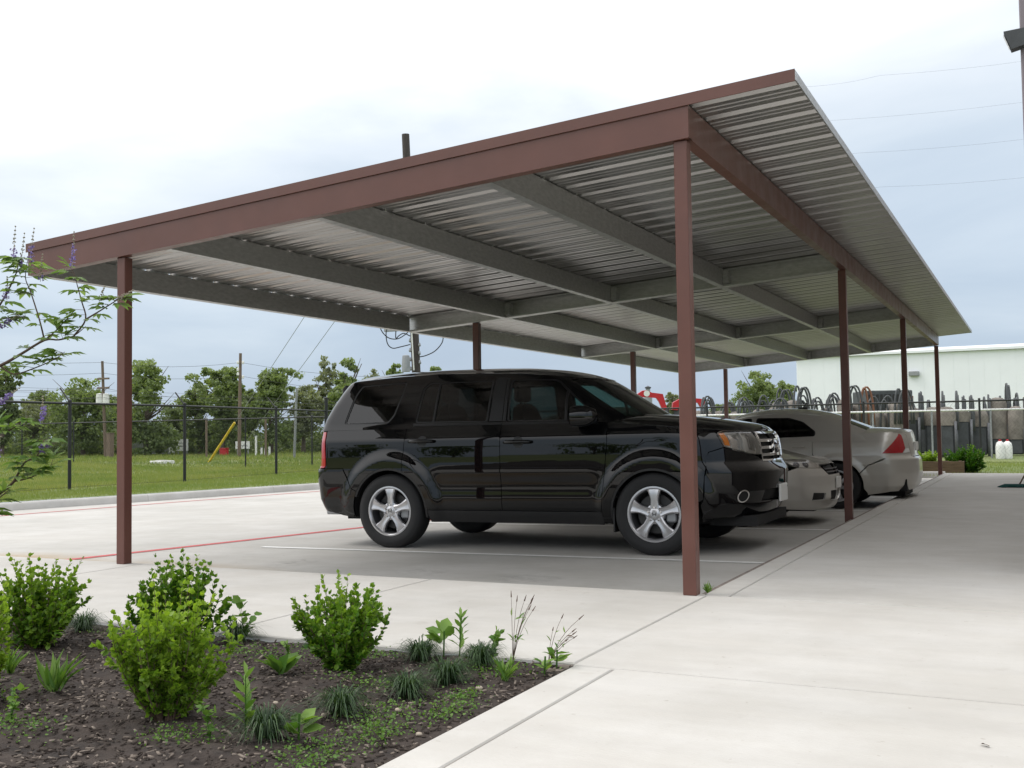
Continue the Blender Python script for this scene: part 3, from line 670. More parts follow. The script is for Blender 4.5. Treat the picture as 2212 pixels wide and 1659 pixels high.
ztop = tab([(-1.1, 1.20), (2.33, 1.205), (2.5, 1.192), (2.8, 1.160), (3.1, 1.132), (3.3, 1.112), (3.5, 1.095), (3.7, 1.085)])
def arch(c, r, a0, a1): return arc(c[0], c[1], r, a0, a1)
R_R, R_F = 0.435, 0.415
rear_door = [(0.197, 1.21), (1.2515, 1.21), (1.249, 0.385)] + [(0.436, 0.385)] + arch(RA, R_R, 3.0, 66.5)[1:] + [(0.172, 0.905)]
front_door = [(1.2575, 1.21), (2.335, 1.205), (2.342, 1.03), (2.303, 0.665), (2.27, 0.385), (1.255, 0.385)]
quarter = [(0.191, 1.21), (0.166, 0.905)] + arch(RA, R_R, 67.3, 152)[0:] + [(-0.45, 0.60), (-0.56, 0.80), (-0.785, 0.80), (-0.78, 1.185), (-0.785, 1.21)]
fender = [(2.341, 1.205), (2.348, 1.03), (2.309, 0.665), (2.276, 0.385), (2.29, 0.29), (2.37, 0.27)] + arch(FA, R_F, 193, 15)[0:] + [(3.225, 0.50), (3.235, 0.70), (3.27, 0.915), (3.390, 0.955), (3.330, 1.085), (3.350, 1.106), (3.1, 1.132), (2.8, 1.16), (2.5, 1.192)]
doors_r = panel(TUB, 'rear_door', rear_door, pb, suv, step=0.022); doors_f = panel(TUB, 'front_door', front_door, pb, suv, step=0.025)
panel(TUB, 'quarter_panel', quarter, pb, suv, step=0.02); panel(TUB, 'front_fender', fender, pb, suv, step=0.02)
panel(TUB, 'sill', [(0.44, 0.378), (2.27, 0.378), (2.285, 0.285), (2.28, 0.262), (0.46, 0.262), (0.445, 0.30)], M['trim'], suv, off=-0.004)
# wheel arch lips
for c_, r_, a0, a1 in ((RA, R_R, -8, 160), (FA, R_F, 12, 196)):
    panel(TUB, 'arch_trim', arc(c_[0], c_[1], r_+0.0, a0, a1, 40)+arc(c_[0], c_[1], r_-0.022, a1, a0, 40), M['trim'], suv, off=-0.004, rim=0.05, step=0.05)
# rear bumper, tail light, tailgate
sx = TUB.s_of_x
def sz(l): return [(sx(x, z), z) for x, z in l]
bump_r = [(0.0, 0.36), (0.0, 0.795)] + sz([(-0.565, 0.795), (-0.455, 0.595)] + arch(RA, R_R, 153, 184)) + sz([(-0.44, 0.30), (-0.60, 0.315), (-0.72, 0.345), (-0.85, 0.36)])
panel(TUB, 'rear_bumper', bump_r, pb, suv, mode='join', space='s')
st_ = sz([(-0.788, 1.175), (-0.795, 0.806)]); tl = [st_[0], st_[1], (TUB.s_rear_y(0.80, 0.9), 0.806), (TUB.s_rear_y(0.80, 1.1), 1.175)]
panel(TUB, 'tail_light', tl, M['redlens'], suv, space='s', off=0.008)
tg = [(0.0, 0.80), (TUB.s_rear_y(0.79, 0.9), 0.80), (TUB.s_rear_y(0.79, 1.15), 1.20), (0.0, 1.20)]
panel(TUB, 'tailgate', tg, pb, suv, mode='join', space='s')
panel(TUB, 'tail_light_cap', [(st_[0][0], 1.18), (sx(-0.80, 1.2), 1.20), (TUB.s_rear_y(0.79, 1.2), 1.20), (TUB.s_rear_y(0.79, 1.18), 1.18)], pb, suv, space='s')
# greenhouse with window openings
E_ZT = tab([(-0.75, 1.675), (-0.5, 1.70), (0.0, 1.728), (0.5, 1.735), (1.0, 1.722), (1.4, 1.700), (1.7, 1.668), (1.9, 1.64), (2.2, 1.63)])
qwin = rounded_poly([(-0.585, 1.252), (-0.045, 1.247), (0.022, 1.318), (0.085, 1.52), (0.112, 1.668), (-0.44, 1.652), (-0.50, 1.56)], 0.03)
rwin = rounded_poly([(0.275, 1.247), (1.092, 1.237), (1.112, 1.642), (0.385, 1.652), (0.315, 1.60)], 0.025)
fwin = rounded_poly([(1.302, 1.236), (2.225, 1.222), (2.255, 1.238), (1.915, 1.515), (1.79, 1.622), (1.725, 1.640), (1.296, 1.642)], 0.03)
gx_ = GRN.s_of_x; gsz = lambda l: [(gx_(x, z), z) for x, z in l]
def sfy(fr, z): return GRN.s_front_y(fr*float(GRN.W(z)), z)
wsh = [(sfy(0.80, z), z) for z in (1.255, 1.35, 1.45, 1.55, 1.625)] + [(sfy(0.6, 1.645), 1.645), (sfy(0.3, 1.652), 1.652), (GRN.S, 1.655), (GRN.S, 1.235), (sfy(0.4, 1.24), 1.24)]
rgl = [(0.0, 1.27), (GRN.s_rear_y(0.70, 1.27), 1.27), (GRN.s_rear_y(0.58, 1.62), 1.62), (0.0, 1.64)]
ztg = []
for s_k in np.linspace(0, GRN.S, 90):
    x_k = float(GRN.P(s_k, 1.68)[0]); ztg.append((s_k, float(E_ZT(x_k))))
# build the frame as a half outline that already runs round the two big glass openings
half = [(0.0, 1.19), (GRN.S, 1.19), (GRN.S, 1.235)] + [wsh[9]] + wsh[0:7] + [(GRN.S, 1.655)] + ztg[::-1] + [(0.0, 1.64), rgl[2], rgl[1], (0.0, 1.27)]
gh = panel(GRN, 'cabin_frame', half, pb, suv, holes=[np.array(gsz(densify(w_, 0.03))) for w_ in (qwin, rwin, fwin)], mode='join', space='s', rim=0.03, step=0.045, dens=0.03)
def inset(poly, d):
    p = np.asarray(poly, float); c = p.mean(0); return [tuple(q-(q-c)/np.linalg.norm(q-c)*d) for q in p]
for nm, w_, mt, par in (('quarter_window', qwin, M['glass_dark'], [suv, suv]), ('window', rwin, M['glass_dark'], doors_r), ('window', fwin, M['glass_front'], doors_f)):
    for sd, pr in zip((1, -1), par):
        lw = np.array(gsz(densify(inset(w_, -0.004), 0.04))); o = panel(GRN, nm, lw, mt, pr, off=-0.010, rim=0, mode='near', space='s')[0]
        if sd == -1: o.scale = (1, -1, 1)
panel(GRN, 'windscreen', wsh, M['glass_front'], suv, off=-0.006, rim=0, mode='join', space='s')
panel(GRN, 'rear_glass', rgl, M['glass_dark'], suv, off=-0.006, rim=0, mode='join', space='s')
# bright and black trims round the windows
for w_, nm, mt in ((qwin, 'window_seal', M['trim']), (rwin, 'window_seal', M['trim']), (fwin, 'window_seal', M['trim'])):
    panel(GRN, nm, np.array(gsz(densify(w_, 0.03))), mt, suv, holes=[np.array(gsz(densify(inset(w_, 0.020), 0.03)))], off=-0.004, rim=0.004, mode='two', space='s', step=0.2)
panel(GRN, 'window_divider', [(0.475, 1.245), (0.495, 1.245), (0.515, 1.645), (0.495, 1.645)], M['trim'], suv, off=0.0, rim=0.015)
panel(GRN, 'window_divider', [(1.905, 1.232), (1.930, 1.231), (1.905, 1.525), (1.880, 1.545)], M['trim'], suv, off=0.0, rim=0.015)
panel(GRN, 'pillar_cover', [(1.112, 1.24), (1.250, 1.24), (1.250, 1.665), (1.132, 1.665)], M['trim'], suv, off=0.0025, rim=0.003); panel(GRN, 'pillar_cover', [(1.257, 1.24), (1.290, 1.238), (1.284, 1.662), (1.257, 1.664)], M['trim'], suv, off=0.0025, rim=0.003)
panel(GRN, 'belt_moulding', [(0.26, 1.212), (1.25, 1.204), (1.25, 1.228), (0.26, 1.238)], M['trim'], suv, off=0.006, rim=0.01); panel(GRN, 'belt_moulding', [(1.257, 1.204), (2.24, 1.198), (2.24, 1.214), (1.257, 1.228)], M['trim'], suv, off=0.006, rim=0.01)
# roof and bonnet
re_ = np.array([GRN.P(s_k, z_k) for s_k, z_k in ztg]); ry = tab([(x, -y) for x, y, z in re_[np.argsort(re_[:, 0])]])
zc_roof = tab([(-0.78, 1.665), (-0.70, 1.735), (-0.55, 1.785), (-0.2, 1.805), (0.3, 1.812), (0.9, 1.800), (1.3, 1.782), (1.65, 1.745), (1.85, 1.70), (2.0, 1.645), (2.1, 1.63)])
def smoothtab(f, w_=0.12): return lambda x: sum(f(x+d) for d in np.linspace(-w_, w_, 7))/7
zcr = smoothtab(zc_roof, 0.08); zer = smoothtab(E_ZT, 0.05)
def roof_z(x, y): return zer(x)+(np.maximum(zcr(x)-zer(x), 0))*(1-np.clip(np.abs(y)/np.maximum(ry(x), 0.05), 0, 1)**2.6)
cap_sheet('roof', re_[:, :2], roof_z, pb, suv)
hs = np.linspace(sx(2.36, 1.2), TUB.S, 70); he = []
for s_k in hs:
    x_k = float(TUB.P(s_k, 1.12)[0]); he.append(TUB.P(s_k, float(ztop(x_k))))
he = np.array(he); hy = tab([(x, -y) for x, y, z in he]); zch = smoothtab(tab([(2.3, 1.285), (2.55, 1.278), (2.75, 1.264), (3.0, 1.240), (3.25, 1.205), (3.45, 1.168), (3.55, 1.135), (3.60, 1.10), (3.7, 1.085)]), 0.05); zeh = smoothtab(ztop, 0.05)
def hood_z(x, y):
    u = np.clip(np.abs(y)/np.maximum(hy(x), 0.05), 0, 1); return zeh(x)+np.maximum(zch(x)-zeh(x), 0)*(1-u**3.4) - 0.012*np.exp(-((np.abs(y)-0.52)/0.05)**2)*np.clip((3.5-x)/0.3, 0, 1)
cap_sheet('hood', np.vstack([he[:, :2]]), hood_z, pb, suv)
# front: bumper, grille, head lamps
fy = lambda y, z: TUB.s_front_y(y, z)
bump_f = sz([(3.19, 0.33), (3.20, 0.45), (3.228, 0.50), (3.240, 0.70), (3.276, 0.910), (3.395, 0.948), (3.46, 0.928)]) + [(fy(0.50, 0.862), 0.862), (fy(0.42, 0.83), 0.83), (TUB.S, 0.805), (TUB.S, 0.345), (fy(0.5, 0.335), 0.335)]
fog_c = (fy(0.74, 0.52), 0.52)
foghole = [(fog_c[0]+0.068*math.cos(a), fog_c[1]+0.062*math.sin(a)) for a in np.linspace(0, 2*math.pi, 20, endpoint=False)]
intake = [(fy(0.52, 0.47), 0.47), (fy(0.50, 0.57), 0.57), (TUB.S-0.002, 0.57), (TUB.S-0.002, 0.45)]
fb = panel(TUB, 'front_bumper', bump_f, pb, suv, holes=[np.array(foghole), np.array(intake)], mode='join', space='s', step=0.025)
panel(TUB, 'intake_mesh', intake, M['under'], suv, off=-0.03, rim=0, mode='join', space='s')
for o in panel(TUB, 'fog_light', [(fog_c[0]+0.062*math.cos(a), fog_c[1]+0.056*math.sin(a)) for a in np.linspace(0, 2*math.pi, 20, endpoint=False)], M['under'], suv, off=-0.012, rim=0.01, space='s'): pass
panel(TUB, 'fog_light_ring', [(fog_c[0]+0.062*math.cos(a), fog_c[1]+0.056*math.sin(a)) for a in np.linspace(0, 2*math.pi, 28, endpoint=False)], M['chrome'], suv, holes=[np.array([(fog_c[0]+0.050*math.cos(a), fog_c[1]+0.045*math.sin(a)) for a in np.linspace(0, 2*math.pi, 28, endpoint=False)])], off=0.003, rim=0.01, space='s', step=0.2)
hl = sz([(3.335, 1.085), (3.375, 1.103)]) + [(fy(0.74, 1.100), 1.100), (fy(0.50, 1.092), 1.092), (fy(0.45, 0.99), 0.99), (fy(0.43, 0.88), 0.88), (fy(0.60, 0.893), 0.893)] + sz([(3.46, 0.940), (3.395, 0.965)])
hl = rounded_poly(hl, 0.015, 2); lamps = panel(TUB, 'headlight', hl, M['reflector'], suv, off=-0.045, rim=-0.045, space='s')
for sd, pr in zip((1, -1), lamps):
    def sub(nm, l, mt, off, rim=0.008):
        o = panel(TUB, nm, l, mt, pr, off=off, rim=rim, mode='near', space='s')[0]
        if sd == -1: o.scale = (1, -1, 1)
    sub('lens', hl, M['clear'], 0.002, 0)
    sub('indicator', sz([(3.350, 1.080), (3.385, 1.088), (3.445, 0.965), (3.405, 0.975)]), M['amber'], -0.012)
    for y0, y1, of, mt in ((0.765, 0.655, -0.026, 'chrome'), (0.645, 0.575, -0.034, 'reflector'), (0.565, 0.475, -0.022, 'chrome')):
        sub('reflector_facet', [(fy(y0, 1.07), 1.072), (fy(y0, 0.95), 0.925), (fy(y1, 0.92), 0.912), (fy(y1, 1.07), 1.070)], M[mt], of, 0.012)
    sub('lamp_surround', [(fy(0.66, 1.0), 0.915), (fy(0.66, 1.0), 1.085), (fy(0.642, 1.0), 1.085), (fy(0.642, 1.0), 0.915)], M['reflector'], -0.012, 0.02)
gr = panel(TUB, 'grille', [(fy(0.42, 0.835), 0.835), (fy(0.435, 1.075), 1.075), (TUB.S, 1.075), (TUB.S, 0.815)], M['under'], suv, off=-0.035, rim=-0.02, mode='join', space='s')
for z_ in (0.875, 0.940, 1.005): panel(TUB, 'grille_bar', [(fy(0.41, z_), z_-0.013), (fy(0.41, z_), z_+0.013), (TUB.S, z_+0.013), (TUB.S, z_-0.013)], M['chrome'], gr, off=-0.002, rim=0.03, mode='join', space='s', step=0.08)
panel(TUB, 'grille_frame', [(fy(0.425, 0.82), 0.82), (fy(0.44, 1.082), 1.082), (TUB.S, 1.082), (TUB.S, 1.066), (fy(0.42, 1.064), 1.064), (fy(0.405, 0.838), 0.838), (TUB.S, 0.826), (TUB.S, 0.808)], M['chrome'], gr, off=0.006, rim=0.03, mode='join', space='s', step=0.08)
e = MB()
for sy in (-1, 1): e.prism([(3.655, sy*0.055, 0.885), (3.655, sy*0.082, 0.885), (3.645, sy*0.095, 1.01), (3.645, sy*0.065, 1.01)], (0.02, 0, 0))
e.box(3.65, 3.673, -0.07, 0.07, 0.938, 0.962); e.build('emblem', M['chrome'], gr)
m = MB(); m.cbox(3.716, 3.734, -0.16, 0.16, 0.44, 0.60, 0.006); m.build('number_plate', M['white'], suv)
# mouldings, handles, mirrors on the doors
for sd, pr in zip((1, -1), doors_r):
    for nm, l in (('side_moulding', [(0.545, 0.752), (0.525, 0.792), (1.249, 0.792), (1.249, 0.752)]),):
        o = panel(TUB, nm, l, pb, pr, off=0.012, rim=0.016, mode='near')[0]
        if sd < 0: o.scale = (1, -1, 1)
for sd, pr in zip((1, -1), doors_f):
    o = panel(TUB, 'side_moulding', [(1.258, 0.752), (1.258, 0.792), (2.275, 0.792), (2.235, 0.752)], pb, pr, off=0.012, rim=0.016, mode='near')[0]
    if sd < 0: o.scale = (1, -1, 1)
for pr2, xh, zh in ((doors_r, 0.39, 1.060), (doors_f, 1.447, 1.035)):
    for sd, pr in zip((1, -1), pr2):
        y0 = -float(TUB.W(zh)); m = MB()
        pts = [(xh-0.145, y0-0.006, zh), (xh-0.11, y0-0.034, zh+0.002), (xh, y0-0.042, zh+0.004), (xh+0.11, y0-0.034, zh+0.002), (xh+0.145, y0-0.006, zh)]
        m.tube([np.array(p)*np.array((1, sd, 1)) for p in pts], [0.014, 0.018, 0.0185, 0.018, 0.014], 10); m.build('handle', pb, pr, smooth=True)
        o = panel(TUB, 'handle_cup_shade', [(xh+0.055*math.cos(a), zh+0.055*math.sin(a)) for a in np.linspace(0, 2*math.pi, 22, endpoint=False)], M['trim'], pr, off=0.0015, rim=0.002, mode='near')[0]  # flat dark disc, no recess: the shade of the cup is put in as colour
        if sd < 0: o.scale = (1, -1, 1)
for sd in (1, -1):
    m = MB(); v = []; n = 14; L_ = [(2.035, .055, .075), (2.05, .092, .093), (2.12, .10, .10), (2.20, .09, .092), (2.265, .055, .06), (2.285, .01, .01)]
    for x_, hy_, hz_ in L_:
        for k in range(n):
            a = 2*math.pi*k/n; c_, s_ = math.cos(a), math.sin(a); v.append((x_, sd*(-1.025+hy_*math.copysign(abs(c_)**0.6, c_)), 1.262+hz_*math.copysign(abs(s_)**0.6, s_)))
    fc = [(i*n+j, i*n+(j+1) % n, (i+1)*n+(j+1) % n, (i+1)*n+j) for i in range(len(L_)-1) for j in range(n)]; m.add(v, fc+[tuple(range(n))])
    m.cbox(2.13, 2.24, min(-sd*0.86, -sd*0.97), max(-sd*0.86, -sd*0.97), 1.185, 1.235, 0.012)
    mr = m.build('door_mirror', pb, suv, smooth=math.radians(50))
    m = MB(); m.add([(2.033, sd*(-1.025+.075*math.copysign(abs(math.cos(a))**0.5, math.cos(a))), 1.262+.072*math.copysign(abs(math.sin(a))**0.5, math.sin(a))) for a in np.linspace(0, 2*math.pi, 20, endpoint=False)], [tuple(range(20))]); m.build('mirror_glass', M['chrome'], mr)
# wheels, wells, underside, cabin
for c_ in (RA, FA):
    for o_ in (-1, 1):
        wheel(suv, c_[0], o_*0.845, RW-0.004, RW, 0.246, 0.225, 'five', o_)
        half_well(suv, c_[0], o_, 0.93, c_[1], 0.445, 0.36)
m = MB(); m.box(-0.8, 3.55, -0.52, 0.52, 0.25, 0.42); m.box(0.50, 2.30, -0.86, 0.86, 0.27, 0.45); m.box(-0.85, -0.46, -0.8, 0.8, 0.36, 0.5); m.box(3.2, 3.62, -0.62, 0.62, 0.25, 0.34); m.build('underbody', M['under'], suv)
m = MB(); m.tube([(-0.98, -0.62, 0.33), (-0.7, -0.62, 0.33), (-0.3, -0.50, 0.28)], 0.03, 10); m.build('exhaust_pipe', M['grey_metal'], suv, smooth=True)
for o_ in (-1, 1):
    for xf_ in (2.385,):
        m = MB(); m.box(xf_, xf_+0.012, min(o_*0.74, o_*0.94), max(o_*0.74, o_*0.94), 0.20, 0.42); m.build('mud_flap', M['trim'], suv)
m = MB(); m.box(-0.9, 2.5, -0.80, 0.80, 0.50, 0.56); m.build('floor', M['seat'], suv)
m = MB(); m.cbox(1.95, 2.5, -0.78, 0.78, 0.80, 1.16, 0.06); m.build('dashboard', M['trim'], suv)
for y_ in (-0.40, 0.40): seat(suv, 1.28, y_, 0.66); seat(suv, 0.38, y_, 0.68); seat(suv, -0.42, y_*0.9, 0.70)
m = MB(); m.tube([(1.83+0.05*math.sin(a), 0.40+0.19*math.cos(a), 1.12+0.17*math.sin(a)) for a in np.linspace(0, 2*math.pi, 22)], 0.015, 6); m.build('steering_wheel', M['trim'], suv, smooth=True)
# ------------------------------------------------------------------ the two sedans
def sedan(name, label, loc, rz, ry_, paint, kx, kz, hw, xf_end, nose, style):
    c = thing(name, label, 'car', loc, rz); c.rotation_euler = (0, ry_, rz); wb = 2.70*kx; RC, FC, r_w = (0.0, 0.315), (wb, 0.315), 0.318
    X = lambda l: [(a*kx, b) for a, b in l]; Z = lambda l: [(a*kz, b) for a, b in l]
    def fl(x, z):
        b = 0
        for cc in (RC, FC): r = np.hypot(x-cc[0], z-cc[1]); t = np.clip((r-0.37)/0.09, 0, 1); b = b + 0.014*(1-t*t*(3-2*t))
        return b - 0.010*np.exp(-((z-0.48)/0.10)**2)*np.clip((x-0.45)/0.2, 0, 1)*np.clip((wb-0.45-x)/0.2, 0, 1)
    w_ = lambda l: [(z*kz, y*hw) for z, y in l]
    tub = Skin(w_([(.12, .86), (.20, .91), (.30, .955), (.45, .985), (.62, 1.0), (.74, 1.0), (.84, .985), (.92, .962), (1.0, .925), (1.06, .885), (1.14, .80)]),
               [(.12*kz, xf_end-.14), (.20*kz, xf_end-.05), (.30*kz, xf_end-.012), (.45*kz, xf_end), (.55*kz, xf_end-.01), (.66*kz, xf_end-.05), (.74*kz, xf_end-.13), (.80*kz, xf_end-.26), (.9*kz, xf_end-.5)],
               [(.12*kz, -.80), (.22*kz, -.93), (.32*kz, -1.0), (.50*kz, -1.03), (.66*kz, -1.025), (.72*kz, -.975), (.95*kz, -.945), (1.05*kz, -.92), (1.14*kz, -.86)], nose, 2.7, 0.42, 2.7, 0.6*kz, fl, 0.02)
    grn = Skin(w_([(.88, .985), (.95, .955), (1.0, .935), (1.2, .80), (1.30, .715), (1.36, .64), (1.44, .5)]),
               [(z*kz, x*kx) for z, x in [(.88, 2.55), (1.0, 2.28), (1.2, 1.80), (1.3, 1.52), (1.36, 1.28), (1.44, .9)]],
               [(z*kz, x*kx) for z, x in [(.88, -.80), (1.0, -.66), (1.06, -.54), (1.13, -.38), (1.25, -.08), (1.33, .14), (1.38, .34), (1.44, .6)]], 0.50, 2.4, 0.40, 2.6, 1.15*kz, None, 0.03)
    zt_ = smoothtab(tab([(a*kx, b*kz) for a, b in [(-1.1, 1.03), (-.8, 1.045), (-.4, 1.04), (0, 1.02), (.5, .985), (1.8, .945), (2.2, .905), (2.6, .845), (2.9, .79), (3.2, .735), (3.6, .68)]]), 0.08)
    sx_ = tub.s_of_x; zz = lambda l: [(sx_(x, z), z) for x, z in l]
    top = lambda x0, x1, n=10: [(x, float(zt_(x))) for x in np.linspace(x0, x1, n)]
    ar = 0.355; lo = 0.20*kz; d1, d2, d3 = 0.32*kx, 1.20*kx, 2.18*kx
    x_hl = xf_end-0.50; x_tl = -0.60
    panel(tub, 'quarter_panel', arc(RC[0], RC[1], ar, 58, 150)+[(-0.42, 0.60*kz), (x_tl-0.08, 0.71*kz), (x_tl, 0.75*kz), (x_tl-0.12, 1.00*kz)]+top(x_tl-0.15, d1-0.003)+[(d1-0.01, 0.75*kz)], paint, c, step=0.03)
    rd = panel(tub, 'rear_door', [(d1, 0.75*kz)]+[(0.20, 0.60)]+arc(RC[0], RC[1], ar, 55, 2)+[(0.37, lo+0.03), (d2-0.003, lo+0.03)]+top(d2-0.003, d1+0.003)+[(d1, 0.9*kz)], paint, c, step=0.035)
    fd = panel(tub, 'front_door', [(d2+0.003, lo+0.03), (d3-0.06, lo+0.03), (d3-0.003, 0.45)]+top(d3-0.003, d2+0.003), paint, c, step=0.035)
    panel(tub, 'front_fender', [(d3-0.053, lo+0.03), (FC[0]-ar, lo+0.03)]+arc(FC[0], FC[1], ar, 180, 28)+[(x_hl+0.02, 0.60*kz), (x_hl, 0.72*kz)]+top(x_hl+0.02, d3+0.003)+[(d3+0.003, 0.45)], paint, c, step=0.03)
    panel(tub, 'sill', [(0.36, lo+0.024), (FC[0]-ar, lo+0.024), (FC[0]-ar-0.01, 0.14*kz), (0.38, 0.14*kz)], paint, c)
    rbp = [(0.0, 0.26*kz), (0.0, 0.70*kz)]+zz([(x_tl-0.08, 0.70*kz), (-0.425, 0.59*kz)]+arc(RC[0], RC[1], ar, 152, 186)+[(-0.40, 0.19*kz), (-0.7, 0.235*kz)])
    panel(tub, 'rear_bumper', rbp, paint, c, mode='join', space='s', step=0.03)
    panel(tub, 'lamp_surround', zz([(x_tl+0.02, 0.69*kz), (x_tl-0.10, 1.03*kz)])+[(tub.s_rear_y(0.50*hw, 1.02*kz), 1.025*kz), (tub.s_rear_y(0.48*hw, 0.70*kz), 0.69*kz)], paint, c, space='s', off=-0.004, rim=0)
    tl_ = zz([(x_tl-0.01, 0.755*kz), (x_tl-0.21, 1.02*kz)])+[(tub.s_rear_y(0.70*hw, 1.0*kz), 1.0*kz), (tub.s_rear_y(0.71*hw, 0.80*kz), 0.82*kz), (tub.s_rear_y(0.80*hw, 0.76*kz), 0.758*kz)]
    tls = panel(tub, 'tail_light', tl_, M['redlens'], c, space='s', off=0.003)
    for sd, pr in zip((1, -1), tls):
        o = panel(tub, 'reverse_lens', [(tub.s_rear_y(0.79*hw, 0.76*kz), 0.756*kz), (tub.s_rear_y(0.70*hw, 0.80*kz), 0.815*kz), (tub.s_rear_y(0.60*hw, 0.82*kz), 0.82*kz), (tub.s_rear_y(0.58*hw, 0.765*kz), 0.765*kz)], M['white'], pr, off=0.0055, rim=0.002, mode='near', space='s')[0]
        if sd < 0: o.scale = (1, -1, 1)
    panel(tub, 'boot_panel', [(0.0, 0.71*kz), (tub.s_rear_y(0.51*hw, 0.75*kz), 0.71*kz), (tub.s_rear_y(0.54*hw, 1.0*kz), 1.005*kz), (tub.s_rear_y(0.75*hw, 1.02*kz), 1.03*kz), (0.0, 1.035*kz)], paint, c, mode='join', space='s')
    m = MB(); m.cbox(-0.985, -0.955, -0.16, 0.16, 0.78*kz, 0.90*kz, 0.005); m.build('number_plate', M['white'], c)
    # front
    ff = lambda y, z: tub.s_front_y(y, z)
    fbp = zz(arc(FC[0], FC[1], ar, 26, 8)+[(FC[0]+ar, 0.20*kz)])+[(ff(0.6*hw, .17*kz), .17*kz), (tub.S, .17*kz), (tub.S, .56*kz), (ff(.36, .56*kz), .56*kz), (ff(.46, .635*kz), .635*kz)]+zz([(x_hl+0.18, .650*kz), (x_hl+0.03, .60*kz)])
    ink = [(ff(.30, .27*kz), .27*kz), (ff(.33, .38*kz), .38*kz), (tub.S-.002, .38*kz), (tub.S-.002, .26*kz)]; fgh = [(ff(.70*hw, .28*kz), .28*kz), (ff(.70*hw, .37*kz), .37*kz), (ff(.50*hw, .36*kz), .36*kz), (ff(.50*hw, .28*kz), .28*kz)]
    panel(tub, 'front_bumper', fbp, paint, c, holes=[np.array(densify(ink, .05)), np.array(densify(fgh, .05))], mode='join', space='s', step=0.03)
    panel(tub, 'air_intake', ink, M['under'], c, off=-0.03, rim=0, mode='join', space='s'); panel(tub, 'fog_light', fgh, M['trim'], c, off=-0.02, rim=0, space='s')
    hl_ = zz([(x_hl, .745*kz), (x_hl+.12, .752*kz)])+[(ff(.62*hw, .735*kz), .735*kz), (ff(.50, .69*kz), .69*kz), (ff(.47, .640*kz), .640*kz)]+zz([(x_hl+.19, .655*kz)])
    hls = panel(tub, 'headlight', hl_, M['reflector'], c, off=-0.03, rim=-0.03, space='s')
    for sd, pr in zip((1, -1), hls):
        o = panel(tub, 'lens', hl_, M['clear'], pr, off=0.002, rim=0, mode='near', space='s')[0]
        if sd < 0: o.scale = (1, -1, 1)
        for q_ in (0.35, 0.65):
            a_, b_ = np.array(hl_[0]), np.array(hl_[3]); cs = a_[0]+(b_[0]-a_[0])*q_; p = tub.P(cs, .70*kz)-tub.N(cs, .70*kz)*.03; n_ = tub.N(cs, .70*kz); _, u_, v_ = frame(n_); m = MB(); rg = []
            for r_, h_ in ((.01, .012), (.024, .018), (.036, .012), (.04, 0)): rg += [p+n_*h_+r_*(math.cos(a)*u_+math.sin(a)*v_) for a in np.linspace(0, 2*math.pi, 14, endpoint=False)]
            m.add([q*np.array((1, sd, 1)) for q in rg], [(i*14+j, i*14+(j+1) % 14, i*14+14+(j+1) % 14, i*14+14+j) for i in range(3) for j in range(14)]); m.build('reflector_bowl', M['alloy_dark'], pr, smooth=True)
    gl_ = [(ff(.36, .565*kz), .565*kz), (ff(.45, .66*kz), .665*kz), (tub.S, .685*kz), (tub.S, .565*kz)]
    g = panel(tub, 'grille', gl_, M['under'], c, off=-0.02, rim=-0.02, mode='join', space='s')
    for zq in (.595, .63): panel(tub, 'grille_bar', [(ff(.38, zq*kz), (zq-.006)*kz), (ff(.38, zq*kz), (zq+.006)*kz), (tub.S, (zq+.006)*kz), (tub.S, (zq-.006)*kz)], M['alloy_dark'], g, off=-.004, rim=.02, mode='join', space='s', step=.08)
    m = MB(); m.cbox(xf_end, xf_end+.014, -.155, .155, .40*kz, .53*kz, .005); m.build('number_plate', M['white'], c)
    # bonnet and boot lid
    def lid(nm, s0, s1, ctr, p_=3.0, rear=False):
        ed = []
        for s_ in np.linspace(s0, s1, 60): x_ = float(tub.P(s_, .85*kz)[0]); ed.append(tub.P(s_, float(zt_(x_))))
        ed = np.array(ed); o_ = np.argsort(ed[:, 0]); yy = tab([(x, -y) for x, y, z in ed[o_]]); zc_ = smoothtab(tab([(a*kx, b*kz) for a, b in ctr]), .06)
        fz = lambda x, y: zt_(x)+np.maximum(zc_(x)-zt_(x), 0)*(1-np.clip(np.abs(y)/np.maximum(yy(x), .05), 0, 1)**p_)
        cap_sheet(nm, ed[:, :2], fz, paint, c)
    lid('hood', sx_(2.12*kx, .9*kz), tub.S, [(2.0, 1.02), (2.3, .985), (2.6, .925), (2.9, .86), (3.2, .775), (3.4, .70), (3.6, .68)])
    lid('boot_lid', 0.0, sx_(0.1, 1.0*kz), [(-1.0, 1.04), (-.9, 1.075), (-.75, 1.10), (-.5, 1.118), (0.1, 1.12)], 2.6)
    # cabin
    Ez = smoothtab(tab([(a*kx, b*kz) for a, b in [(-.6, 1.06), (-.3, 1.14), (0, 1.24), (.2, 1.30), (.5, 1.335), (.9, 1.345), (1.3, 1.32), (1.6, 1.27), (2.0, 1.2)]]), .06)
    zl = [(s_, float(Ez(float(grn.P(s_, 1.28*kz)[0])))) for s_ in np.linspace(0, grn.S, 80)]
    rw = rounded_poly(X([(.285, 1.005*kz), (1.13, .985*kz), (1.13, 1.285*kz), (.66, 1.275*kz), (.46, 1.215*kz), (.275, 1.07*kz)]), .03); fw = rounded_poly(X([(1.20, .985*kz), (2.10, .965*kz), (1.66, 1.205*kz), (1.46, 1.265*kz), (1.20, 1.285*kz)]), .03)
    gs = lambda l: np.array([(grn.s_of_x(x, z), z) for x, z in densify(l, .03)]); fr = lambda k, z: grn.s_front_y(k*float(grn.W(z)), z); rr_ = lambda k, z: grn.s_rear_y(k*float(grn.W(z)), z)
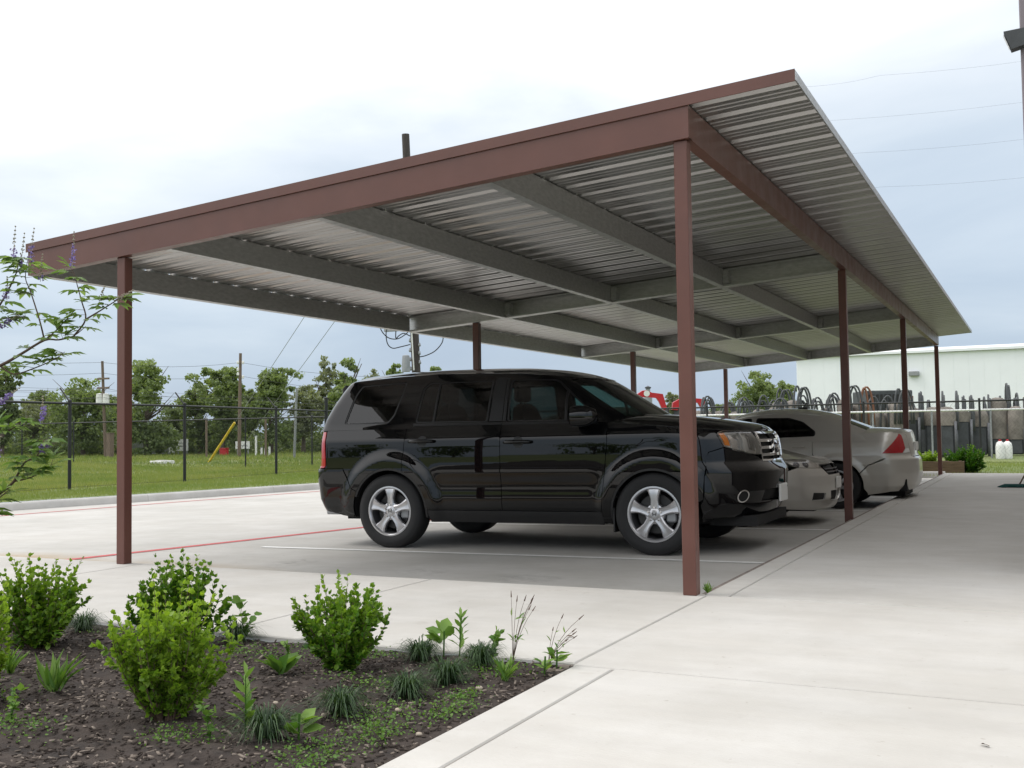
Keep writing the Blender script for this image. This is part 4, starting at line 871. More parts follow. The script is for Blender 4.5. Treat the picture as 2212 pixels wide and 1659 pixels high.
    wz = [.985*kz, 1.08*kz, 1.17*kz, 1.235*kz]; ws = [(fr(.84, z), z) for z in wz]; rz_ = [1.08*kz, 1.15*kz, 1.225*kz]; rgs = [(rr_(.80, z), z) for z in rz_]
    hf = [(0.0, .93*kz), (grn.S, .93*kz), (grn.S, .975*kz)]+ws+[(grn.S, 1.275*kz)]+zl[::-1]+[(0.0, 1.30*kz)]+rgs[::-1]+[(0.0, 1.07*kz)]
    panel(grn, 'cabin_frame', hf, paint, c, holes=[gs(rw), gs(fw)], mode='join', space='s', rim=.025, step=.045, dens=.03)
    for nm, w__, pr2 in (('window', rw, rd), ('window', fw, fd)):
        for sd, pr in zip((1, -1), pr2):
            o = panel(grn, nm, gs(inset(w__, -.004)), M['glass_black'], pr, off=-.006, rim=0, mode='near', space='s')[0]
            if sd < 0: o.scale = (1, -1, 1)
    for w__ in (rw, fw): panel(grn, 'window_seal', gs(w__), M['trim'], c, holes=[gs(inset(w__, .016))], off=.001, rim=.004, space='s', step=.2)
    panel(grn, 'windscreen', [(grn.S, .975*kz)]+ws+[(grn.S, 1.275*kz)], M['glass_front'], c, off=-.004, rim=0, mode='join', space='s')
    panel(grn, 'rear_glass', [(0.0, 1.07*kz)]+rgs+[(0.0, 1.30*kz)], M['glass_black'], c, off=-.004, rim=0, mode='join', space='s')
    re2 = np.array([grn.P(s_, z_) for s_, z_ in zl]); o_ = np.argsort(re2[:, 0]); yy = tab([(x, -y) for x, y, z in re2[o_]])
    zr = smoothtab(tab([(a*kx, b*kz) for a, b in [(-.7, 1.04), (-.45, 1.12), (-.1, 1.255), (.15, 1.345), (.45, 1.405), (.8, 1.425), (1.1, 1.415), (1.4, 1.37), (1.6, 1.31), (2.0, 1.2)]]), .07)
    cap_sheet('roof', re2[:, :2], lambda x, y: Ez(x)+np.maximum(zr(x)-Ez(x), 0)*(1-np.clip(np.abs(y)/np.maximum(yy(x), .05), 0, 1)**2.6), paint, c)
    for sd, pr in zip((1, -1), rd):
        m = MB(); y0 = -hw*.965; m.tube([np.array(p)*np.array((1, sd, 1)) for p in ((.42*kx, y0, .86*kz), (.45*kx, y0-.03, .862*kz), (.57*kx, y0-.03, .862*kz), (.60*kx, y0, .86*kz))], .012, 8); m.build('handle', paint, pr, smooth=True)
    for sd, pr in zip((1, -1), fd):
        m = MB(); y0 = -hw*.975; m.tube([np.array(p)*np.array((1, sd, 1)) for p in ((1.30*kx, y0, .83*kz), (1.33*kx, y0-.03, .832*kz), (1.45*kx, y0-.03, .832*kz), (1.48*kx, y0, .83*kz))], .012, 8); m.build('handle', paint, pr, smooth=True)
    for sd in (1, -1):
        m = MB(); v = []; n = 12
        for x_, a1, b1 in ((1.93, .06, .05), (1.95, .09, .065), (2.02, .085, .06), (2.08, .03, .02)):
            for k in range(n): a = 2*math.pi*k/n; v.append((x_*kx, sd*(-hw-.03+a1*math.cos(a)), 1.0*kz+b1*math.sin(a)))
        m.add(v, [(i*n+j, i*n+(j+1) % n, i*n+n+(j+1) % n, i*n+n+j) for i in range(3) for j in range(n)]+[tuple(range(n))]); m.build('door_mirror', paint, c, smooth=math.radians(50))
    for cc in (RC, FC):
        for o in (-1, 1):
            wheel(c, cc[0], o*(hw-.105), r_w-.003, r_w, .215, .20, style, o); half_well(c, cc[0], o, hw-.03, cc[1], .36, .32)
    m = MB(); m.box(-.85, xf_end-.2, -.5, .5, .16, .36); m.box(.42, wb-.42, -hw+.07, hw-.07, .17, .36); m.box(-.9, -.4, -.7, .7, .24, .4); m.build('underbody', M['under'], c)
    m = MB(); m.box(-.6, 2.3*kx, -hw+.12, hw-.12, .36, .40); m.build('floor', M['seat'], c); m = MB(); m.cbox(1.9*kx, 2.3*kx, -.65, .65, .7, .93, .05); m.build('dashboard', M['trim'], c)
    for y_ in (-.36, .36): seat(c, 1.35*kx, y_, .30); seat(c, .62*kx, y_, .26)
    return c
gold = sedan('sedan', 'pale gold sedan nosing out between the black SUV and the silver sedan', (0.575, 6.98, pz(0.575)), 0.0, -0.008, M['paint_gold'], 1.028, 1.02, 0.905, 3.73, 0.85, 'seven')
silv = sedan('sedan', 'beige silver sedan with dark tinted windows, its tail towards the walkway', (3.93, 10.02, pz(3.93)), math.pi, 0.008, M['paint_silver'], 1.0, 1.0, 0.872, 3.55, 0.80, 'six')
m = MB(); m.cbox(0.52, 0.66, -0.03, 0.03, 1.405, 1.435, 0.01); m.tube([(0.60, 0, 1.42), (0.50, 0.0, 1.54)], [0.006, 0.003], 6); m.build('roof_aerial', M['trim'], silv)
# ------------------------------------------------------------------ chain-link fences
def fence(name, label, posts, hgt, group=None, arms=True, cell=0.055, wr=0.0023, corner=(), pr=0.037, arm_dir=(-0.3, 0.0), visible=None):
    f = thing(name, label, 'fence', tuple(posts[0]), group=group); o0 = np.array(posts[0]); P = [np.array(p)-o0 for p in posts]
    for i, p in enumerate(P):
        m = MB(); big = i in corner; r = pr*1.5 if big else pr; h = hgt+(0.36 if big else 0.02)
        m.tube([p+np.array((0, 0, -0.15)), p+np.array((0, 0, h))], r, 10); m.lathe([(r*1.15, h-0.01), (r*1.15, h+0.02), (0.0, h+0.045)], tuple(p), n=10); m.build('post', M['black_metal'], f, smooth=math.radians(40))
        if arms and not big:
            m = MB(); m.tube([p+np.array((0, 0, hgt)), p+np.array((arm_dir[0], arm_dir[1], hgt+0.31))], 0.017, 6); m.build('barbed_wire_arm', M['black_metal'], f)
    m = MB(); m.tube([p+np.array((0, 0, hgt-0.03)) for p in P], 0.027, 8); m.build('top_rail', M['black_metal'], f, smooth=True)
    m = MB(); m.tube([p+np.array((0, 0, 0.05)) for p in P], 0.003, 4); m.build('tension_wire', M['wire'], f)
    if arms:
        for k in range(3):
            t = (k+1)/3.0*0.95; m = MB(); pts = []
            for i, p in enumerate(P):
                pts.append(p+np.array((arm_dir[0]*t, arm_dir[1]*t, hgt+0.31*t)))
                if i < len(P)-1: q = P[i+1]; pts.append((p+q)/2+np.array((arm_dir[0]*t, arm_dir[1]*t, hgt+0.31*t-0.012)))
            m.tube(pts, 0.0028, 3); m.build('barbed_wire', M['wire'], f)
    V = []; F = []; o = 0
    for i in range(len(P)-1):
        a, b_ = P[i], P[i+1]
        if visible and i not in visible: continue
        d = b_-a; L = np.linalg.norm(d[:2]); u = d/L; n = int(L/cell); nz = int((hgt-0.10)/(cell/1.0)); nrm = np.array((-u[1], u[0], 0))
        zz_ = np.arange(nz+1)*((hgt-0.10)/nz)+0.04
        for k in range(n):
            # one zig-zag wire, two crossings a cell
            x = (k+0.5)*cell+cell*0.5*np.where(np.arange(nz+1) % 2 == 0, 1, -1); c = a+np.outer(x, u)*1.0; c[:, 2] = a[2]+d[2]*x/L+zz_
            for ang in (90, 210, 330):
                ca, sa = math.cos(math.radians(ang))*wr, math.sin(math.radians(ang))*wr; V.append(c+u*ca+nrm*sa)
            base = np.arange(nz)
            for j in range(3): j2 = (j+1) % 3; F.append(np.c_[o+j*(nz+1)+base, o+j2*(nz+1)+base, o+j2*(nz+1)+base+1, o+j*(nz+1)+base+1])
            o += 3*(nz+1)
    mm = np_mesh('chain_link_mesh', np.vstack(V), np.vstack(F), M['wire'], f); mm['kind'] = 'stuff'
    return f
FP = [(-11.95, 3.6, -0.1), (-12.1, 6.95, -0.1), (-12.3, 10.38, -0.1), (-12.25, 13.79, -0.1), (-12.9, 18.1, -0.1), (-13.35, 21.1, -0.1), (-13.6, 25.0, -0.1), (-13.8, 29.0, -0.1)]
fence('chain_link_fence', 'black chain-link fence with barbed-wire arms standing in the grass beside the drive', FP, 1.89, corner=(5,))
fx = [-43.3, -39.9, -36.6, -33.2, -29.9, -26.5, -23.2, -19.8, -16.5, -13.8, -10.3, -6.9, -3.5, -0.2, 1.55, 4.9, 8.2]
fence('chain_link_fence', 'long black chain-link fence crossing the far end of the lot behind the field and cars', [(x, 29.0, -0.14) for x in fx], 1.93, arms=False, cell=0.11, wr=0.0028, pr=0.032)
# ------------------------------------------------------------------ utility poles, guys and wires
def G0(x, y): return float(gz(x, y))
def pole(name, label, base_px, top_px, depth, r0, r1, mat, extra=None):
    a = at(*base_px, depth); b_ = at(*top_px, depth); z0 = G0(a[0], a[1])-0.3; d = (b_-a)/(b_[2]-a[2]); a = a+d*(z0-a[2])
    t = thing(name, label, 'utility pole', tuple(a)); m = MB(); m.tube([(0, 0, 0), tuple((b_-a)*0.5), tuple(b_-a)], [r0, (r0+r1)/2, r1], 12); m.build('shaft', mat, t, smooth=math.radians(50)); return t, a, b_
mp, mpa, mpb = pole('utility_pole', 'dark wooden utility pole rising behind the carport roof, hung with drooping cables', (899, 800), (876, 290), 44.0, 0.19, 0.155, M['dark_wood'])
def loc(px, py, dp, base): return at(px, py, dp)-base
for px_, py_ in ((886, 735), (886, 756), (886, 776), (887, 796), (906, 744), (906, 762), (907, 782)):
    m = MB(); m.lathe([(0.0, -0.09), (0.05, -0.08), (0.06, 0.0), (0.035, 0.02), (0.05, 0.05), (0.0, 0.09)], tuple(loc(px_, py_, 43.8, mpa)), n=8); m.build('insulator', M['grey_metal'], mp, smooth=True)
for path in ([(820, 690), (823, 712), (838, 729), (858, 732), (876, 722), (886, 712)], [(838, 700), (834, 720), (837, 742), (848, 752), (866, 749), (886, 744)], [(856, 705), (855, 730), (862, 725), (872, 720), (886, 726)], [(958, 722), (955, 740), (940, 758), (920, 768), (906, 771)]):
    pts = [loc(x, y, 43.7, mpa) for x, y in path]; fine = []
    for i in range(len(pts)-1):
        p0, p1, p2, p3 = pts[max(i-1, 0)], pts[i], pts[i+1], pts[min(i+2, len(pts)-1)]
        for t in np.linspace(0, 1, 5, endpoint=False): fine.append(0.5*((2*p1)+(-p0+p2)*t+(2*p0-5*p1+4*p2-p3)*t*t+(-p0+3*p1-3*p2+p3)*t**3))
    m = MB(); m.tube(fine+[pts[-1]], 0.022, 5); m.build('cable', M['rubber'], mp, smooth=True)
m = MB(); q = loc(862, 712, 43.9, mpa); m.box(q[0]-0.7, q[0]+0.55, q[1]-0.06, q[1]+0.06, q[2]-0.06, q[2]+0.06); m.build('crossarm', M['grey_metal'], mp)
m = MB(); q0, q1 = loc(889, 716, 43.7, mpa), loc(894, 800, 43.7, mpa); m.tube([q0, q1], 0.03, 6); m.build('riser_conduit', M['white'], mp)
m = MB(); m.lathe([(0.0, 0.3), (0.14, 0.26), (0.17, 0.0), (0.17, -0.4), (0.0, -0.4)], tuple(loc(877, 782, 43.5, mpa)), n=14); m.build('transformer', M['grey_metal'], mp, smooth=math.radians(40))
def guy(label, foot, top, guard):
    t = thing('guy_wire', label, 'guy wire', tuple(foot)); d = np.array(top)-np.array(foot); m = MB(); m.tube([(0, 0, 0), d*0.5+np.array((0, 0, -0.05)), d], 0.013, 5); m.build('strand', M['grey_metal'], t)
    if guard:
        L = np.linalg.norm(d); m = MB(); m.tube([d/L*0.05, d/L*guard], 0.058, 8); m.build('yellow_guard', M['yellow'], t, smooth=math.radians(40))
    m = MB(); q = d/np.linalg.norm(d); m.tube([tuple(q*0.4*L if False else q*(np.linalg.norm(d)*0.66)), tuple(q*(np.linalg.norm(d)*0.66)+q*0.35)], 0.07, 8); m.build('strain_insulator', M['rubber'], t)
    return t
g0 = at(450, 993, 52.0); g0[2] = G0(g0[0], g0[1])-0.05
guy('taut guy wire anchored in the field with a bright yellow guard at its foot', g0, at(877, 345, 44.0), 2.85)
g1 = at(505, 962, 60.0); g1[2] = G0(g1[0], g1[1])-0.05
guy('guy wire slanting up right of the first, vanishing behind the trees', g1, at(886, 470, 44.0), 0)
pA, aA, bA = pole('utility_pole', 'thin pale utility pole with two white transformers, left of the front-left brown post', (227, 955), (221, 780), 62.0, 0.10, 0.075, M['wood'])
for px_ in (215, 229):
    m = MB(); q = loc(px_, 862, 62.0, aA); m.lathe([(0.0, 0.34), (0.18, 0.30), (0.20, 0.0), (0.20, -0.35), (0.0, -0.38)], tuple(q), n=12); m.build('transformer', M['white'], pA, smooth=math.radians(40))
for y_ in (818, 838): m = MB(); q = loc(223, y_, 61.9, aA); m.box(q[0]-0.45, q[0]+0.45, q[1]-0.05, q[1]+0.05, q[2]-0.05, q[2]+0.05); m.build('crossarm', M['wood'], pA)
pB, aB, bB = pole('utility_pole', 'tall slim brown utility pole standing among the field trees', (517, 955), (519.5, 763), 60.0, 0.105, 0.08, M['wood'])
for px_, py_ in ((514, 783), (525, 783), (514, 798), (514, 808), (525, 814)):
    m = MB(); m.lathe([(0.0, 0.10), (0.07, 0.06), (0.07, -0.06), (0.0, -0.10)], tuple(loc(px_, py_, 59.9, aB)), n=8); m.build('insulator', M['white'], pB)
pole('utility_pole', 'short grey pole close to the black SUV tail, in front of pale trees', (637, 952), (641, 838), 58.0, 0.075, 0.06, M['grey_metal'])
for px_, lb in ((446, 'low pale post before the trees, left of the yellow guy guard'), (574, 'low pale post before the trees, right of the slim brown pole')):
    a = at(px_, 955, 60.0); z0 = G0(a[0], a[1]); t = thing('field_post', lb, 'post', (a[0], a[1], z0)); h = at(px_, 905, 60.0)[2]-z0
    m = MB(); m.tube([(0, 0, -0.2), (0, 0, h)], 0.06, 8); m.build('shaft', M['wood'], t); m = MB(); m.lathe([(0.07, h), (0.07, h+0.05), (0, h+0.08)], n=8); m.build('cap', M['grey_metal'], t)
def wire(label, pts, r, group):
    w_ = thing('power_line', label, 'power line', tuple(pts[0]), group=group); P = [np.array(p)-np.array(pts[0]) for p in pts]; fine = []
    for i in range(len(P)-1):
        for t in np.linspace(0, 1, 6, endpoint=False): fine.append(P[i]+(P[i+1]-P[i])*t+np.array((0, 0, -4*0.25*t*(1-t))))
    m = MB(); m.tube(fine+[P[-1]], r, 4); m.build('conductor', M['wire'], w_); return w_
LWO = ('topmost', 'second', 'third', 'lowest', 'fourth')
for nl, l in zip(LWO, ([(-260, 760), (221, 783), (519, 783), (900, 815)], [(-260, 795), (221, 806), (519, 812), (900, 850)], [(-260, 830), (221, 838), (519, 858), (900, 872)], [(-260, 868), (221, 872), (519, 878), (900, 893)], [(-260, 850), (221, 858), (519, 886), (900, 902)])):
    wire(nl+' of the thin power lines strung between the field poles on the left', [at(x, y, 61) for x, y in l], 0.008, 'power lines over the field')
for nl, l in zip(('topmost', 'second', 'third', 'lowest'), ([(1690, 188), (1900, 163), (2400, 102)], [(1600, 283), (1799, 260), (2400, 193)], [(1600, 357), (1847, 331), (2400, 275)], [(1600, 430), (1900, 404), (2400, 360)])):
    wire(nl+' of four faint power lines crossing the sky right of the carport roof', [at(x, y, 75) for x, y in l], 0.0045, 'power lines in the right hand sky')
# ------------------------------------------------------------------ small things far out in the field
def ground_at(px, depth):
    a = at(px, 950, depth); return np.array((a[0], a[1], G0(a[0], a[1])))
def sign(label, px, depth, w_, h_, top, mat, col2=None):
    g = ground_at(px, depth); t = thing('field_sign', label, 'sign', tuple(g), 0.45); m = MB(); m.box(-w_/2, w_/2, -0.02, 0.02, top-h_, top); b_ = m.build('board', mat, t)
    for x_ in (-w_*0.38, w_*0.38): m = MB(); m.box(x_-0.03, x_+0.03, 0.022, 0.07, -0.1, top-0.05); m.build('leg', M['grey_metal'], t)
    for k, (x0, x1, z0, z1) in enumerate(col2 or []):
        m = MB(); m.box(x0, x1, -0.024, -0.0205, z0, z1); m.build('printed_mark', M['grey_metal'], b_)
    return t
sign('small white sign on the far mesh gate, the left one of the pair', 371, 66, 0.35, 0.85, 1.05, M['white'], [(-0.1, 0.1, 0.6, 0.66)])
sign('larger white sign board right of the far mesh gate', 394, 66, 0.72, 0.72, 1.02, M['white'], [(-0.25, 0.25, 0.55, 0.62), (-0.2, 0.2, 0.75, 0.80)])
sign('white and blue sign behind the far fence, right of the yellow guard', 524, 64, 0.85, 0.45, 0.85, M['white'], [(-0.3, 0.3, 0.55, 0.6)])
g = ground_at(484, 64); t = thing('utility_box', 'small red utility box far in the field near the tree line', 'box', tuple(g)); m = MB(); m.cbox(-0.24, 0.24, -0.15, 0.15, 0.0, 0.42, 0.03); m.build('casing', M['red'], t); m = MB(); m.cbox(-0.26, 0.26, -0.17, 0.17, 0.423, 0.47, 0.015); m.build('lid', M['red'], t)
for px_, h_, nl in ((553, 1.15, 'tallest'), (565, 0.45, 'leftmost short'), (573, 0.40, 'middle short'), (582, 0.5, 'rightmost short')):
    g = ground_at(px_, 62); t = thing('marker_post', nl+' white marker post in the grass before the trees', 'post', tuple(g), group='white marker posts'); m = MB(); m.tube([(0, 0, -0.1), (0, 0, h_)], 0.06, 8); m.build('stake', M['white'], t); m = MB(); m.tube([(0, 0, h_+0.001), (0, 0, h_+0.05)], 0.065, 8); m.build('cap', M['grey_metal'], t)
g = ground_at(238, 60); t = thing('wooden_stub', 'short thick timber stub beside the pale pole with transformers', 'post', tuple(g)); m = MB(); m.cbox(-0.16, 0.16, -0.16, 0.16, -0.1, 1.35, 0.03); m.build('trunk', M['wood'], t); m = MB(); m.cbox(-0.18, 0.18, -0.18, 0.18, 1.352, 1.40, 0.015); m.build('cap', M['wood'], t)
ga, gb = ground_at(270, 66), ground_at(368, 67); t = thing('mesh_gate', 'low grey mesh gate and fence far out before the tree line', 'gate', tuple(ga)); d = gb-ga
for k in range(8): m = MB(); q = d*k/7.0; m.tube([q, q+np.array((0, 0, 1.25))], 0.035, 6); m.build('post', M['grey_metal'], t)
for z_ in (0.1, 1.2): m = MB(); m.tube([np.array((0, 0, z_)), d+np.array((0, 0, z_))], 0.025, 6); m.build('rail', M['grey_metal'], t)
m = MB(); n_ = 130
for k in range(n_):
    for s_ in (-1, 1):
        a = d*(k+0.5)/n_; b_ = d*min(max((k+0.5+s_*9)/n_, 0), 1); m.tube([a+np.array((0, 0, 0.1)), b_+np.array((0, 0, 1.2))], 0.006, 3, cap=False)
m = m.build('wire_mesh', M['grey_metal'], t); m['kind'] = 'stuff'
a = np.array((at(350, 988, 50))); a[2] = G0(a[0], a[1]); t = thing('concrete_pad', 'pale concrete cover lying flat in the field grass behind the fence', 'slab', tuple(a)); m = MB(); m.cbox(-0.42, 0.42, -0.4, 0.4, -0.05, 0.13, 0.03); m.build('slab', M['white'], t); m = MB(); m.cbox(-0.2, 0.2, -0.2, 0.2, 0.131, 0.16, 0.01); m.build('lid', M['kerb'], t)
# ------------------------------------------------------------------ storage yard beyond the right hand fence
M['dark_frame'] = pmat('dark_grey_frame', (0.055, 0.060, 0.066), 0.6, var=0.3, scale=4)
M['pipe'] = pmat('dull_pipe', (0.13, 0.135, 0.145), 0.6, 0.2, var=0.3, scale=3)
M['hose'] = pmat('grey_black_hose', (0.075, 0.08, 0.085), 0.55)
M['rust'] = pmat('rusty_hose', (0.22, 0.10, 0.06), 0.8)
def equip_mesh(seed):
    r = random.Random(seed); wd = r.uniform(0.20, 0.36); dp = r.uniform(0.28, 0.36); h = r.uniform(1.72, 2.12); zc_ = r.choice((0.35, 0.6, 1.1, 1.3))
    m = MB(); v = []; n = 16
    for z_, k in ((zc_, 0.98), (zc_+0.35, 1.0), (h-0.22, 0.97), (h-0.09, 0.80), (h-0.02, 0.52), (h, 0.2)):
        for i in range(n): a = 2*math.pi*i/n; c_, s_ = math.cos(a), math.sin(a); v.append((wd*k*math.copysign(abs(c_)**0.55, c_), dp*k*math.copysign(abs(s_)**0.55, s_), z_))
    m.add(v, [(i*n+j, i*n+(j+1) % n, (i+1)*n+(j+1) % n, (i+1)*n+j) for i in range(5) for j in range(n)]+[tuple(5*n+j for j in range(n))])
    cover = m.mesh('cover', math.radians(45)); cover.materials.append(M['beige'])
    b = MB(); b.cbox(-wd*0.86, wd*0.86, -dp*0.8, dp*0.8, 0.05, zc_+0.02, 0.05); body = b.mesh('housing'); body.materials.append(M['dark_frame'])
    legs = []
    for sx_ in ((-0.8, 0.5) if r.random() < 0.5 else (-0.2, 0.85)):
        l = MB(); l.tube([(sx_*wd, -dp*0.95, 0.0), (sx_*wd, -dp*0.98, r.uniform(0.9, 1.6))], 0.05, 6); me = l.mesh('pipe', True); me.materials.append(M['pipe']); legs.append(me)
    hs_ = []
    for k in range(r.choice((2, 2, 3))):
        x0 = r.uniform(-0.6, 0.2)*wd; sp = r.uniform(0.14, 0.30); hh = r.uniform(0.30, 0.68); l = MB()
        l.tube([(x0+sp*(1-math.cos(a)), -dp*1.02-0.05*k, h-0.9+(0.9+hh)*math.sin(a)**0.7) for a in np.linspace(0.02, math.pi-0.02, 12)], 0.036, 6); me = l.mesh('hose_loop', True); me.materials.append(M['rust'] if seed == 46 else M['hose']); hs_.append(me)
    return cover, body, legs, hs_
protos = [equip_mesh(40+k) for k in range(7)]
rr = random.Random(5); EQ = []
for row, (dp, step) in enumerate(((39.0, 38), (43.0, 40))):
    px_ = 1508+row*14
    while px_ < 2300: EQ.append((px_+rr.uniform(-6, 6), dp+rr.uniform(-0.5, 0.5))); px_ += step*rr.uniform(0.85, 1.2)
for k, (px_, dp) in enumerate(EQ):
    g = ground_at(px_, dp); cv, bd, lg, hz = protos[6 if k == 9 else rr.randrange(6)]
    t = thing('hose_unit', 'covered unit with rust-coloured hose loops, the only rusty one behind the far fence' if k == 9 else 'upright unit under a beige cover with looped grey hoses behind the far fence', 'machine', tuple(g), (YAW+rr.uniform(-0.25, 0.25) if px_ < 1960 else YAW+rr.uniform(1.0, 1.5)), 'covered hose units in the yard'); t.scale = (1, 1, rr.uniform(0.95, 1.06))
    obj_from('cover', cv, None, t); obj_from('housing', bd, None, t)
    for l in lg: obj_from('pipe', l, None, t)
    for l in hz: obj_from('hose_loop', l, None, t)
g = ground_at(1908, 55); t = thing('storage_container', 'black ribbed container poking up behind the covered hose units', 'container', tuple(g), 0.44); m = MB(); m.cbox(-1.15, 1.15, -1.2, 1.2, 0.0, 3.0, 0.04); m.build('shell', M['dark_frame'], t)
for k in range(11): m = MB(); m.box(-1.08+k*0.205, -0.98+k*0.205, -1.24, -1.203, 0.15, 2.8); m.build('rib', M['rubber'], t)
m = MB(); m.box(1.0, 1.16, -1.26, -1.242, 0.1, 2.7); m.build('corner_post', M['rust'], t)
def boom(label, pts, hole, depth, thick=0.35):
    a = at(*pts[0], depth); t = thing('red_boom', label, 'machine', (a[0], a[1], G0(a[0], a[1]))); b0 = np.array(t.location); P = [at(x, y, depth)-b0 for x, y in pts]; m = MB(); m.prism(P, CF*thick); m.build('arm', M['red'], t)
    z_ = min(p[2] for p in P); q = min(P, key=lambda p: p[2]); m = MB(); m.box(q[0]-0.25, q[0]+0.25, q[1]+0.05, q[1]+0.4, -0.1, z_+0.1); m.build('mast', M['dark_frame'], t)
    if hole:
        h = at(*hole, depth)-b0; m = MB()
        ring = []
        for r_, dd in ((0.17, -0.02), (0.17, 0.0)): ring += [h+CF*(-0.012+dd)+r_*(math.cos(a_)*CR+math.sin(a_)*CU) for a_ in np.linspace(0, 2*math.pi, 18, endpoint=False)]
        m.add(ring, [tuple(range(18))]+[(i, (i+1) % 18, 18+(i+1) % 18, 18+i) for i in range(18)]); m.build('pin', M['white'], t)
    return t
boom('red steel boom with a round eye seen over the SUV bonnet, left of the post', [(1376, 852), (1388, 844), (1398, 843), (1408, 848), (1432, 851), (1437, 868), (1442, 885), (1432, 886), (1424, 868), (1418, 860), (1398, 858), (1384, 858)], (1397, 850), 60)
boom('lower red steel boom seen just right of the front brown post', [(1452, 885), (1454, 870), (1468, 862), (1500, 860), (1522, 862), (1524, 872), (1514, 880), (1508, 870), (1470, 872), (1464, 886)], None, 60)
g = ground_at(1402, 72); t = thing('vent_stack', 'small grey vent stack rising behind the red boom', 'chimney', tuple(g)); m = MB(); m.tube([(0, 0, 0), (0, 0, 3.6)], 0.28, 12); m.build('stack', M['grey_metal'], t, smooth=math.radians(40)); m = MB(); m.tube([(0.0, 0, 3.6), (0, 0, 4.15)], 0.15, 10); m.build('flue', M['grey_metal'], t); m = MB(); m.lathe([(0.22, 4.16), (0.22, 4.24), (0, 4.34)], n=10); m.build('cowl', M['dark_frame'], t)
# pale pipe rail behind the fence
a, b_ = at(1440, 899, 37.0), at(2330, 881, 37.0); t = thing('pipe_rail', 'long pale pipe rail running low behind the far fence, before the hose units', 'rail', (a[0], a[1], G0(a[0], a[1]))); b0 = np.array(t.location); m = MB(); m.tube([a-b0, b_-b0], 0.034, 8); m.build('rail', M['white'], t, smooth=True)
for k in range(7): q = a+(b_-a)*(k+0.5)/7-b0; m = MB(); m.tube([(q[0], q[1], -0.1), (q[0], q[1], q[2])], 0.035, 6); m.build('post', M['grey_metal'], t)
# white warehouse
M['ware'] = pmat('white_cladding', (0.86, 0.885, 0.91), 0.45, var=0.03, scale=0.5)
wx0, wx1, wy, wh_ = -9.6, 26.0, 75.0, 6.55
t = thing('warehouse', 'plain white metal warehouse behind the storage yard', 'building', (wx0, wy, -0.2)); m = MB(); m.box(0, wx1-wx0, 0.06, 22, 0, wh_-0.03); m.build('wall', M['ware'], t)
for k in range(36): m = MB(); x_ = 0.02+k*0.99; m.box(x_, x_+0.986, 0.0, 0.058, 0.02, wh_-0.05); m.build('cladding_panel', M['ware'], t)
m = MB(); m.prism([(-0.25, -0.25, wh_-0.02), (-0.25, 22.3, wh_-0.02), (-0.25, 22.3, wh_+0.15), (-0.25, 11, wh_+1.1), (-0.25, -0.25, wh_+0.15)], (wx1-wx0+0.5, 0, 0)); m.build('roof', M['ware'], t)
q = at(1975, 808, 1.0)-CAM; s_ = (wy-CAM[1])/q[1]; q = CAM+q*s_; m = MB(); m.cbox(q[0]-wx0-0.35, q[0]-wx0+0.35, -0.35, -0.003, q[2]+0.2-0.15, q[2]+0.2+0.2, 0.04); m.build('wall_light', M['grey_metal'], t)
# planter box, jugs, building on the right with its lamp, mop
t = thing('planter_box', 'low timber planter box on the grass past the last carport post', 'planter', (3.75, 19.75, -0.09))
for k, (x0, x1, y0, y1) in enumerate(((0, 1.2, 0, 0.04), (0, 1.2, 0.56, 0.60), (0, 0.04, 0.041, 0.559), (1.16, 1.2, 0.041, 0.559))):
    for j in range(2): m = MB(); m.cbox(x0, x1, y0, y1, j*0.15, j*0.15+0.147, 0.006); m.build('board', M['timber'], t)
for x_ in (0.045, 1.085): m = MB(); m.cbox(x_, x_+0.07, 0.045, 0.115, 0, 0.31, 0.006); m.build('corner_stake', M['timber'], t)
m = MB(); m.box(0.045, 1.155, 0.12, 0.555, 0.02, 0.24); m.build('potting_soil', M['soil'], t)
for k, (px_, py_) in enumerate(((2160, 940), (2176, 945))):
    g = ground_at(px_, 36.5); t = thing('white_drum', ('left', 'right')[k]+' one of two white plastic drums before the hose units near the right edge', 'drum', tuple(g), 0, 'white drums'); m = MB(); m.lathe([(0.0, 0.0), (0.14, 0.0), (0.15, 0.05), (0.15, 0.42), (0.12, 0.54), (0.05, 0.60)], n=14); m.build('body', M['white'], t, smooth=math.radians(40)); m = MB(); m.lathe([(0.045, 0.60), (0.045, 0.65), (0, 0.66)], n=10); m.build('cap', M['red'], t)
M['siding'] = pmat('tan_metal_siding', (0.33, 0.30, 0.27), 0.6, var=0.06, scale=2)
t = thing('office_building', 'metal office building at the right edge with a dark wall lamp on its corner', 'building', (6.50, 1.62, 0.0)); m = MB(); m.box(0.03, 2.8, 0.03, 16.5, 0.002, 3.8); m.build('wall', M['siding'], t)
for k in range(18): m = MB(); m.box(0.0, 0.028, 0.02+k*0.915, 0.02+k*0.915+0.90, 0.01, 3.78); m.build('siding_panel', M['siding'], t)
M['trimp'] = pmat('grey_purple_trim', (0.20, 0.17, 0.19), 0.5)
m = MB(); m.cbox(-0.075, 0.05, -0.06, 0.018, 0.003, 3.98, 0.008); m.build('corner_downpipe', M['trimp'], t)
m = MB(); m.box(0.0, 2.9, 0.03, 16.6, 3.81, 3.92); m.build('roof', M['trimp'], t)
m = MB(); c0 = np.array((-0.075, -0.09, 3.50)); v = [(-0.16, -0.08, 0.075), (0.05, -0.08, 0.085), (0.05, 0.06, 0.085), (-0.16, 0.06, 0.075), (-0.09, -0.08, -0.13), (0.05, -0.08, -0.10), (0.05, 0.06, -0.10), (-0.09, 0.06, -0.13)]
